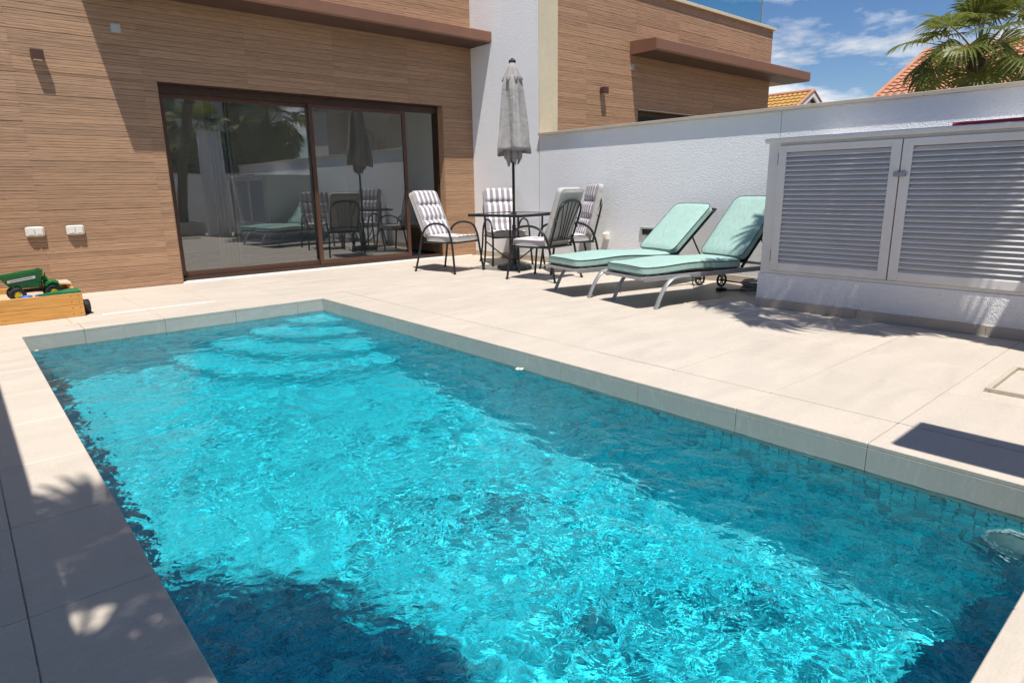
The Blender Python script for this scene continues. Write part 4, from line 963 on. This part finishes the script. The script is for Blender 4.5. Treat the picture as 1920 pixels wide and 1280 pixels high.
# ------------------------------------------------------------------ sandbox and toys
sx0, sx1, sy0, sy1, sh = -0.10, 0.83, 7.05, 7.95, 0.222
sbx = tag(empty('sandbox'), 'orange-stained wooden sandbox on the paving below the sockets', 'sandbox')
bt = 0.024
for k in range(2):
    z = 0.002+k*0.11
    MB().cbox(sx0, sx1, sy0, sy0+bt, z, z+0.108, 0.003).build('board', 'pine_board', sbx); MB().cbox(sx0, sx1, sy1-bt, sy1, z, z+0.108, 0.003).build('board', 'pine_board', sbx)
    MB().cbox(sx1-bt, sx1-0.001, sy0+bt+0.001, sy1-bt-0.001, z, z+0.108, 0.003).build('board', 'pine_board', sbx); MB().cbox(sx0+0.001, sx0+bt, sy0+bt+0.001, sy1-bt-0.001, z, z+0.108, 0.003).build('board', 'pine_board', sbx)
MB().box(sx0+bt+0.001, sx1-bt-0.001, sy0+bt+0.001, sy1-bt-0.001, 0.002, 0.165).build('sand', 'sand', sbx)
def tri(p, z, nm, m_): MB().prism(p, z, z+0.016).build(nm, m_, sbx)
tri([(sx1-0.005, sy0+0.002), (sx1-0.005, sy0+0.30), (sx1-0.33, sy0+0.002)], sh+0.001, 'corner_seat', 'painted_green')
tri([(sx1-0.005, sy1-0.002), (sx1-0.36, sy1-0.002), (sx1-0.005, sy1-0.34)], sh+0.02, 'corner_seat', 'board_bare')
# toy dump truck standing in the sand
tk = tag(empty('toy_truck', (0.45, 7.33, 0.166), R(4)), 'green toy dump truck with yellow wheel hubs in the sandbox', 'toy truck')
b = MB()
top = [(-0.21, -0.085), (0.13, -0.085), (0.13, 0.085), (-0.21, 0.085)]; bot = [(-0.12, -0.055), (0.09, -0.055), (0.09, 0.055), (-0.12, 0.055)]
zt_ = [0.235, 0.275, 0.275, 0.235]; zb_ = 0.115
vs = [(x, y, z) for (x, y), z in zip(top, zt_)]+[(x, y, zb_) for x, y in bot]
ins = [(x*0.93+0.0, y*0.9, z) for (x, y), z in zip(top, zt_)]; inb = [(x*0.9, y*0.85, zb_+0.012) for x, y in bot]
b.add(vs+ins+inb, [(4,7,6,5),(0,4,5,1),(1,5,6,2),(2,6,7,3),(3,7,4,0),(0,1,9,8),(1,2,10,9),(2,3,11,10),(3,0,8,11),(8,9,13,12),(9,10,14,13),(10,11,15,14),(11,8,12,15),(12,13,14,15)])
bed_ = b.build('tipper_bed', 'toy_green', tk)
b = MB(); b.add([(-0.145, -0.0765, 0.196), (0.065, -0.0775, 0.224), (0.065, -0.0735, 0.198), (-0.145, -0.0725, 0.172)], [(0, 3, 2, 1)]); b.build('side_decal', 'toy_white', bed_)
b = MB(); b.add([(-0.125, -0.0772, 0.188), (0.045, -0.0782, 0.211), (0.045, -0.0768, 0.206), (-0.125, -0.0758, 0.183)], [(0, 3, 2, 1)]); b.build('side_decal', 'black_plastic', bed_)
MB().cbox(-0.14, 0.22, -0.035, 0.035, 0.07, 0.10, 0.006).build('chassis', 'black_plastic', tk)
b = MB(); b.cbox(0.125, 0.235, -0.055, 0.055, 0.10, 0.165, 0.012).cbox(0.115, 0.16, -0.055, 0.055, 0.165, 0.21, 0.01); b.build('bonnet', 'toy_green', tk, True)
for s in (-1, 1):
    fp = [(0.13, 0.125), (0.145, 0.15), (0.18, 0.162), (0.22, 0.152), (0.245, 0.12), (0.25, 0.10), (0.235, 0.105), (0.218, 0.135), (0.18, 0.148), (0.15, 0.135), (0.142, 0.118)]
    MB().prism(fp, min(s*0.05, s*0.10), max(s*0.05, s*0.10), 'y').build('mudguard', 'toy_green', tk)
MB().cbox(0.112, 0.135, -0.045, 0.0, 0.19, 0.235, 0.005).build('seat', 'toy_yellow', tk, True)
for (x, s) in ((0.185, -1), (0.185, 1), (-0.085, -1), (-0.085, 1)):
    wh = empty('wheel', (x, s*0.075, 0.064)); wh.parent = tk
    MB().lathe([(0.030, -0.024), (0.056, -0.026), (0.064, -0.016), (0.064, 0.016), (0.056, 0.026), (0.030, 0.024)], n=22, axis='y', capb=False, capt=False).build('tyre', 'black_rubber', wh, True)
    MB().lathe([(0.001, -0.021), (0.012, -0.027), (0.016, -0.018), (0.034, -0.022), (0.034, 0.022), (0.016, 0.018), (0.012, 0.027), (0.001, 0.021)], n=18, axis='y').build('hub', 'toy_yellow', wh, True)
MB().tube(smooth_path([(0.105, -0.05, 0.10), (0.11, -0.05, 0.25), (0.11, -0.03, 0.268), (0.11, 0.03, 0.268), (0.11, 0.05, 0.25), (0.105, 0.05, 0.10)], 4), 0.007, 7).build('roll_bar', 'black_plastic', tk, True)
rr = [(0.150+0.006*math.cos(2*math.pi*k/16), 0.022*math.cos(2*math.pi*k/16), 0.215+0.022*math.sin(2*math.pi*k/16)) for k in range(16)]; MB().tube(rr, 0.003, 6, closed=True).build('steering_wheel', 'black_plastic', tk, True)
for s in (-1, 1):
    MB().lathe([(0.013, 0.0), (0.012, 0.006), (0.001, 0.008)], (0.2355, s*0.035, 0.145), 12, axis='x').build('headlight', 'toy_yellow', tk, True)
    for q in range(4): MB().cbox(-0.11+q*0.06, -0.10+q*0.06, s*0.062-0.006, s*0.062+0.006, 0.12, 0.145, 0.002).build('rib', 'toy_green', bed_)
MB().box(0.2352, 0.2375, -0.03, 0.03, 0.105, 0.13).build('grille', 'black_plastic', tk)
for x in (0.80, 0.74):
    for z in (0.03, 0.085, 0.14, 0.195): MB().lathe([(0.0045, 0.0), (0.004, -0.0012), (0.001, -0.0015)], (x, sy0-0.0002, z), 8, axis='y').build('screw', 'dark_gap', sbx)
# small toys in the sand: two shallow blue and white dishes
for (x, y, lab) in ((0.42, 7.15, 'blue-rimmed white toy dish in the sandbox, under the rear of the truck'), (0.53, 7.14, 'blue-rimmed white toy dish in the sandbox, under the middle of the truck')):
    d_ = tag(empty('toy_dish', (x, y, 0.2)), lab, 'toy dish', 'toy dishes')
    MB().lathe([(0.025, -0.034), (0.040, -0.01), (0.042, 0.018)], n=20).build('bowl', 'toy_white', d_, True)
    rr = [(0.042*math.cos(2*math.pi*k/24), 0.042*math.sin(2*math.pi*k/24), 0.019) for k in range(24)]; MB().tube(rr, 0.007, 7, closed=True).build('rim', 'toy_blue', d_, True)
# loose knobbly toy tyre behind the sandbox corner
tl = tag(empty('rubber_toy', (0.862, 7.19, 0.001)), 'black knobbly rubber ring toy standing beside the corner of the sandbox', 'toy'); tl.scale = (0.72,)*3
MB().lathe([(0.035, -0.04), (0.075, -0.045), (0.088, -0.03), (0.088, 0.03), (0.075, 0.045), (0.035, 0.04)], (0, 0, 0.095), 24, axis='x', capb=False, capt=False).build('tread_ring', 'black_rubber', tl, True)
for k in range(14):
    a = 2*math.pi*k/14
    for s in (-1, 1):
        M = Matrix.Translation((s*0.02, 0, 0.095)) @ Matrix.Rotation(a+(0.11 if s > 0 else -0.11), 4, 'X')
        MB().cbox(-0.02, 0.02, -0.009, 0.009, 0.084, 0.0935, 0.002, 0, M).build('lug', 'black_rubber', tl)
# petals drifting on the water
def petal(x, y, lab, s=1.0):
    b = MB(); rg = random.Random(int(x*100)); vs = []; fs = []
    for k in range(5):
        a = 2*math.pi*k/5+rg.uniform(-0.2, 0.2); c, d_ = math.cos(a), math.sin(a); l_ = s*rg.uniform(0.016, 0.024); w2 = s*0.009
        vs_ = [(0, 0, 0.004), (c*l_*0.6-d_*w2, d_*l_*0.6+c*w2, 0.012*s), (c*l_, d_*l_, 0.015*s), (c*l_*0.6+d_*w2, d_*l_*0.6-c*w2, 0.012*s)]
        b.add(vs_, [(0, 1, 2), (0, 2, 3)])
    b.lathe([(0.001, 0.012*s), (0.006*s, 0.016*s), (0.001, 0.02*s)], n=8, mi=1)
    tag(b.build('floating_blossom', ['toy_white', 'toy_yellow'], None, False, (x, y, WL+0.001)), lab, 'blossom', 'blossoms on the water')
petal(2.80, 3.16, 'white blossom floating near the right edge of the pool', 1.6)
petal(0.37, 6.30, 'white blossom floating in the far left corner of the pool', 0.9)

# ------------------------------------------------------------------ fan palms
def frond_mesh(seed, Rb=0.62, nseg=34, spread=265, stem=0.75, droop=0.5, mats=('palm_leaf', 'petiole')):
    rg = random.Random(seed); b = MB()
    # petiole along +x, blade fan at its end
    pp = [Vector((stem*q/6, 0, 0.10*math.sin(q/6*1.5)-0.10*droop*(q/6)**2)) for q in range(7)]
    b.tube(pp, [0.018-0.009*q/6 for q in range(7)], 6, 1, flat=0.6)
    hub = pp[-1]; tilt = -0.25-0.5*droop
    for k in range(nseg):
        a = R(-spread/2+spread*(k+0.5)/nseg+rg.uniform(-1.5, 1.5)); ln = Rb*(0.78+0.22*math.cos(a*0.6))*rg.uniform(0.92, 1.08)
        da = R(spread/nseg)*0.52
        prev = None; sg = 6
        dr = droop*rg.uniform(0.6, 1.5)
        for q in range(sg+1):
            f = q/sg; r_ = ln*f
            wd = da*r_ if f < 0.5 else da*ln*0.5*(1-(f-0.5)/0.5)**0.75*1.0
            z = 0.09*math.sin(f*2.2)*1.0-dr*0.42*max(0, f-0.45)**1.7*ln*2.2
            fold = 0.35*wd*(1 if k % 2 else 1)
            c, s = math.cos(a), math.sin(a)
            xr_ = r_*(1-0.25*dr*max(0, f-0.5))
            mid = Vector((c*xr_, s*xr_, z-fold)); l = Vector((c*xr_-s*wd, s*xr_+c*wd, z+fold*0.6)); r2 = Vector((c*xr_+s*wd, s*xr_-c*wd, z+fold*0.6))
            Mt = Matrix.Translation(hub) @ Matrix.Rotation(-tilt, 4, 'Y')
            cur = [Mt @ l, Mt @ mid, Mt @ r2]
            if prev: b.add(prev+cur, [(0, 1, 4, 3), (1, 2, 5, 4)])
            prev = cur
    return b.mesh('frond', list(mats), False)
FR = [frond_mesh(1, droop=0.25), frond_mesh(2, droop=0.5), frond_mesh(3, droop=0.75), frond_mesh(4, droop=1.05)]
DRYF = [frond_mesh(9, droop=1.3, mats=('palm_dry', 'petiole'), nseg=26)]
def palm(lab, base, top, nf=26, size=1.0, seed=0, r0=0.14, r1=0.10, dry=3, lo=-35, group='fan palms'):
    rg = random.Random(seed); t_ = tag(empty('fan_palm', base), lab, 'palm tree', group)
    top = Vector(top)-Vector(base); n = 16; b = MB()
    pts = [Vector((top.x*(q/n)**1.5, top.y*(q/n)**1.5, top.z*q/n-0.05*(q == 0))) for q in range(n+1)]
    b.tube(pts, [(r0+(r1-r0)*q/n)*(1.0+0.05*(q % 2)) for q in range(n+1)], 14)
    # old leaf bases
    for q in range(60):
        f = rg.uniform(0.45, 1.0)**0.6; p = pts[min(n, int(f*n))]; a = rg.uniform(0, 6.28); rr_ = r0+(r1-r0)*f
        d_ = Vector((math.cos(a), math.sin(a), 0)); b.tube([p+d_*rr_*0.8, p+d_*(rr_+0.02)+Vector((0, 0, 0.05)), p+d_*(rr_+0.05)+Vector((0, 0, 0.12))], [0.022, 0.018, 0.006], 5)
    b.build('trunk', 'palm_bark', t_, True)
    for k in range(nf):
        f = k/(nf-1); pitch = R(82-(82-lo)*f**0.85+rg.uniform(-7, 7)); az = k*2.39996+rg.uniform(-0.2, 0.2)
        mi = 0 if f < 0.3 else (1 if f < 0.55 else (2 if f < 0.8 else 3))
        o = link('frond', FR[mi], t_, top+Vector((0, 0, 0.06*(1-f))))
        sc_ = size*rg.uniform(0.88, 1.1)*(0.85 if f < 0.15 else 1.0); o.scale = (sc_,)*3
        o.rotation_euler = (rg.uniform(-0.35, 0.35), -pitch, az)
    for k in range(dry):
        o = link('dry_frond', DRYF[0], t_, top-Vector((0, 0, 0.12))); o.scale = (size*0.8,)*3; o.rotation_euler = (rg.uniform(-0.3, 0.3), R(rg.uniform(62, 80)), k*2.2+rg.uniform(-0.4, 0.4))
palm('fan palm rising behind the boundary wall in front of the terracotta roof', (15.05, 3.92, -0.04), (15.03, 3.93, 3.32), 28, 1.16, 21, 0.17, 0.13, 0, -30)
palm('fan palm in the stone planter reflected in the sliding door', (4.72, -0.75, 0.33), (5.02, 1.08, 4.45), 21, 0.95, 4, 0.12, 0.10, 0, -18)
palm('fan palm outside the left garden wall throwing shade on the pool', (-0.95, -0.35, -0.04), (-0.74, 0.34, 4.2), 32, 0.97, 8, 0.15, 0.11, 3)
palm('shorter fan palm beyond the rear wall, reflected beside the planter palm', (5.9, -3.2, -0.04), (5.9, -3.2, 2.6), 24, 1.05, 12, 0.15, 0.12, 2)
palm('thick-trunked fan palm beyond the rear wall with a full hanging crown', (8.1, -3.0, -0.04), (8.1, -3.0, 3.1), 30, 1.2, 15, 0.22, 0.18, 8, -50)
tag(MB().tube([(7.15, -3.4, -0.04), (7.15, -3.4, 3.0), (7.2, -3.45, 7.0)], [0.24, 0.21, 0.19], 14).build('palm_trunk', 'palm_bark', None, True), 'tall bare palm trunk beyond the rear wall', 'tree trunk')
pl_ = tag(empty('planter', (4.72, -0.75, 0)), 'square stone planter holding the palm by the rear wall', 'planter')
b = MB(); b.box(-0.4, 0.4, -0.4, -0.35, 0.001, 0.36).box(-0.4, 0.4, 0.35, 0.4, 0.001, 0.36).box(-0.4, -0.35, -0.3495, 0.3495, 0.001, 0.36).box(0.35, 0.4, -0.3495, 0.3495, 0.001, 0.36); b.build('box', 'planter_stone', pl_)
MB().box(-0.349, 0.349, -0.349, 0.349, 0.002, 0.325).build('soil', 'soil', pl_)

# hedge beyond the rear wall
def hedge():
    rg = np.random.RandomState(2); n = 9000; b = MB(); vs = []; fs = []
    for k in range(n):
        p = Vector((rg.uniform(2.5, 8.6), rg.uniform(-3.3, -2.5), rg.uniform(0.3, 2.25+0.12*math.sin(k)))); a = rg.uniform(0, 6.28); e = rg.uniform(-1, 1); s = rg.uniform(0.05, 0.09)
        u = Vector((math.cos(a), math.sin(a), e*0.5))*s; v = Vector((-math.sin(a), math.cos(a), e))*s*0.5; i = len(vs)
        vs += [p-u, p+v, p+u, p-v]; fs.append((i, i+1, i+2, i+3))
    b.add(vs, fs); h = tag(empty('hedge'), 'dark clipped hedge standing behind the rear wall', 'hedge'); f = b.build('foliage', 'hedge_leaf', h); f['kind'] = 'stuff'
    MB().box(2.55, 8.55, -3.15, -2.65, -0.04, 2.0).build('inner_branches', 'hedge_leaf', h)
hedge()

# ------------------------------------------------------------------ houses further off
def tiled_slope(b, e0, e1, r0, r1, course=0.34, mi=0, roll=0.24):
    """rows of barrel tiles on the slope between eave e0-e1 and ridge r0-r1"""
    e0, e1, r0, r1 = map(Vector, (e0, e1, r0, r1)); up_ = r0-e0; ln = up_.length; nrow = max(2, int(ln/course)); wid = (e1-e0).length; nc = max(2, int(wid/roll))
    nrm = (e1-e0).cross(r0-e0).normalized()
    if nrm.z < 0: nrm = -nrm
    for i in range(nrow):
        f0, f1 = i/nrow, (i+1)/nrow+0.12/nrow
        a0, a1 = e0.lerp(r0, f0), e1.lerp(r1, f0); c0, c1 = e0.lerp(r0, min(1, f1)), e1.lerp(r1, min(1, f1)); vs = []; fs = []; m_ = nc*4
        for q in range(m_+1):
            u = q/m_; h = 0.045*abs(math.sin(u*nc*math.pi)); lo = a0.lerp(a1, u)+nrm*(h+0.055); hi = c0.lerp(c1, u)+nrm*(h+0.005)
            vs += [lo, hi, a0.lerp(a1, u)+nrm*0.0]
        for q in range(m_): fs += [(3*q, 3*q+3, 3*q+4, 3*q+1), (3*q, 3*q+2, 3*q+5, 3*q+3)]
        b.add(vs, fs, mi)
# small ochre gable
h1 = tag(empty('far_house', (31.75, 14.7, 0)), 'far house with an ochre tiled gable just above the wall', 'house', 'far tiled houses')
hw_, dz_ = 3.2, 1.75; zr = 5.32
MB().prism([(-hw_+0.3, -0.04), (hw_-0.3, -0.04), (hw_-0.3, zr-dz_-0.1), (0, zr-0.2), (-hw_+0.3, zr-dz_-0.1)], 0.25, 11.0, 'y').build('wall', 'far_wall_white', h1)
b = MB(); tiled_slope(b, (-hw_, 11, zr-dz_), (-hw_, 0, zr-dz_), (0, 11, zr), (0, 0, zr)); tiled_slope(b, (hw_, 0, zr-dz_), (hw_, 11, zr-dz_), (0, 0, zr), (0, 11, zr), course=0.5); rf = b.build('roof', 'roof_ochre', h1)
b = MB()
for s in (-1, 1): b.prism([(0, zr-0.01), (s*hw_, zr-dz_-0.01), (s*hw_, zr-dz_-0.2), (0, zr-0.22)][::s], -0.02, 0.05, 'y')
b.build('bargeboard', 'far_wall_white', rf)
b = MB(); b.tube([(0, 0, zr+0.05), (0, 11, zr+0.05)], 0.09, 8)
for s in (-1, 1): b.tube([(0, 0.02, zr+0.06), (s*hw_, 0.02, zr-dz_+0.06)], 0.08, 8)
b.build('ridge_tiles', 'roof_terracotta', rf)
# larger terracotta roof to the right
h2 = tag(empty('far_house', (0, 0, 0)), 'far house with a broad terracotta tiled roof behind the palm', 'house', 'far tiled houses')
yv = 10.0; xe, xrg = 24.6, 31.5; ze, zr2 = 3.25, 6.35
MB().prism([(xe+0.4, -0.04), (xrg+6, -0.04), (xrg+6, ze-0.1), (xrg, zr2-0.2), (xe+0.4, ze-0.02)], -14, yv-0.3, 'y').build('wall', 'far_wall_white', h2)
b = MB(); tiled_slope(b, (xe, yv, ze), (xe, -14.3, ze), (xrg, yv, zr2), (xrg, -14.3, zr2), course=0.36, roll=0.26); tiled_slope(b, (xrg+6.6, -14.3, ze), (xrg+6.6, yv, ze), (xrg, -14.3, zr2), (xrg, yv, zr2), course=0.8, roll=0.5); rf = b.build('roof', 'roof_terracotta', h2)
MB().tube([(xe, yv, ze+0.06), (xrg, yv, zr2+0.06)], 0.09, 8).build('verge_tiles', 'roof_terracotta', rf)
MB().cbox(28.6, 29.3, 2.6, 3.4, 4.6, 6.6, 0.02).build('chimney', 'far_wall_white', rf)

# houses behind the camera, seen in the sliding door
h3 = tag(empty('rear_house', (0, 0, 0)), 'white flat-roofed house behind the rear wall, reflected in the door', 'house', 'rear houses')
MB().box(4.6, 10.8, -14, -8.5, -0.04, 6.4).build('wall', 'far_wall_white', h3)
MB().cbox(4.3, 11.1, -14.3, -8.2, 6.401, 6.65, 0.02).build('roof_slab', 'far_wall_white', h3)
for (a, c, d_, e_) in ((5.2, 6.8, 3.3, 5.2), (8.6, 10.2, 3.3, 5.2), (5.2, 6.8, 0.4, 2.4), (8.6, 10.2, 0.4, 2.4)):
    wn = MB().box(a, c, -8.5, -8.46, d_, e_).build('window', 'far_glass', h3)
    q = MB(); q.box(a-0.06, c+0.06, -8.52, -8.42, e_, e_+0.06).box(a-0.06, a, -8.52, -8.42, d_, e_).box(c, c+0.06, -8.52, -8.42, d_, e_).box(a-0.1, c+0.1, -8.52, -8.38, d_-0.07, d_); q.build('window_frame', 'bronze_frame', wn)
h4 = tag(empty('arched_house', (1.2, 0, 0)), 'cream house with arched porch openings reflected at the right of the door', 'house', 'rear houses')
def arched(b, xa, xb, z0_, zs, x0_, x1_, ztop_, y0_, y1_):
    """wall bay with an arched hole"""
    n = 12; cx_ = (x0_+x1_)/2; r_ = (x1_-x0_)/2; arc = [(cx_+r_*math.cos(math.pi*(1-k/n)), zs+r_*math.sin(math.pi*(1-k/n))) for k in range(n+1)]
    b.box(xa, x0_, y0_, y1_, z0_, ztop_).box(x1_, xb, y0_, y1_, z0_, ztop_)
    for k in range(n): b.prism([arc[k], arc[k+1], (arc[k+1][0], ztop_), (arc[k][0], ztop_)], y0_, y1_, 'y')
b = MB(); arched(b, 12.2, 13.7, -0.04, 3.2, 12.5, 13.4, 4.7, -8.3, -8.0); arched(b, 13.7, 15.5, -0.04, 3.7, 13.95, 15.25, 4.7, -8.3, -8.0); arched(b, 15.5, 17.2, -0.04, 3.0, 15.9, 16.8, 4.7, -8.3, -8.0); b.build('porch_wall', 'far_wall_cream', h4)
MB().box(12.2, 17.2, -12, -10, -0.04, 4.7).build('rear_room', 'far_wall_white', h4)
MB().box(12.25, 17.15, -9.999, -8.3005, 4.4, 4.69).build('porch_ceiling', 'far_wall_white', h4)
b = MB(); b.prism([(11.9, 4.701), (17.5, 4.701), (16.4, 5.7), (14.7, 6.2), (13.0, 5.7)], -12.2, -7.8, 'y'); b.build('roof', 'slate_roof', h4)
for x in (13.7, 15.5): MB().cbox(x-0.18, x+0.18, -7.999, -7.9, -0.04, 3.2, 0.01).build('pilaster', 'far_stone', h4)
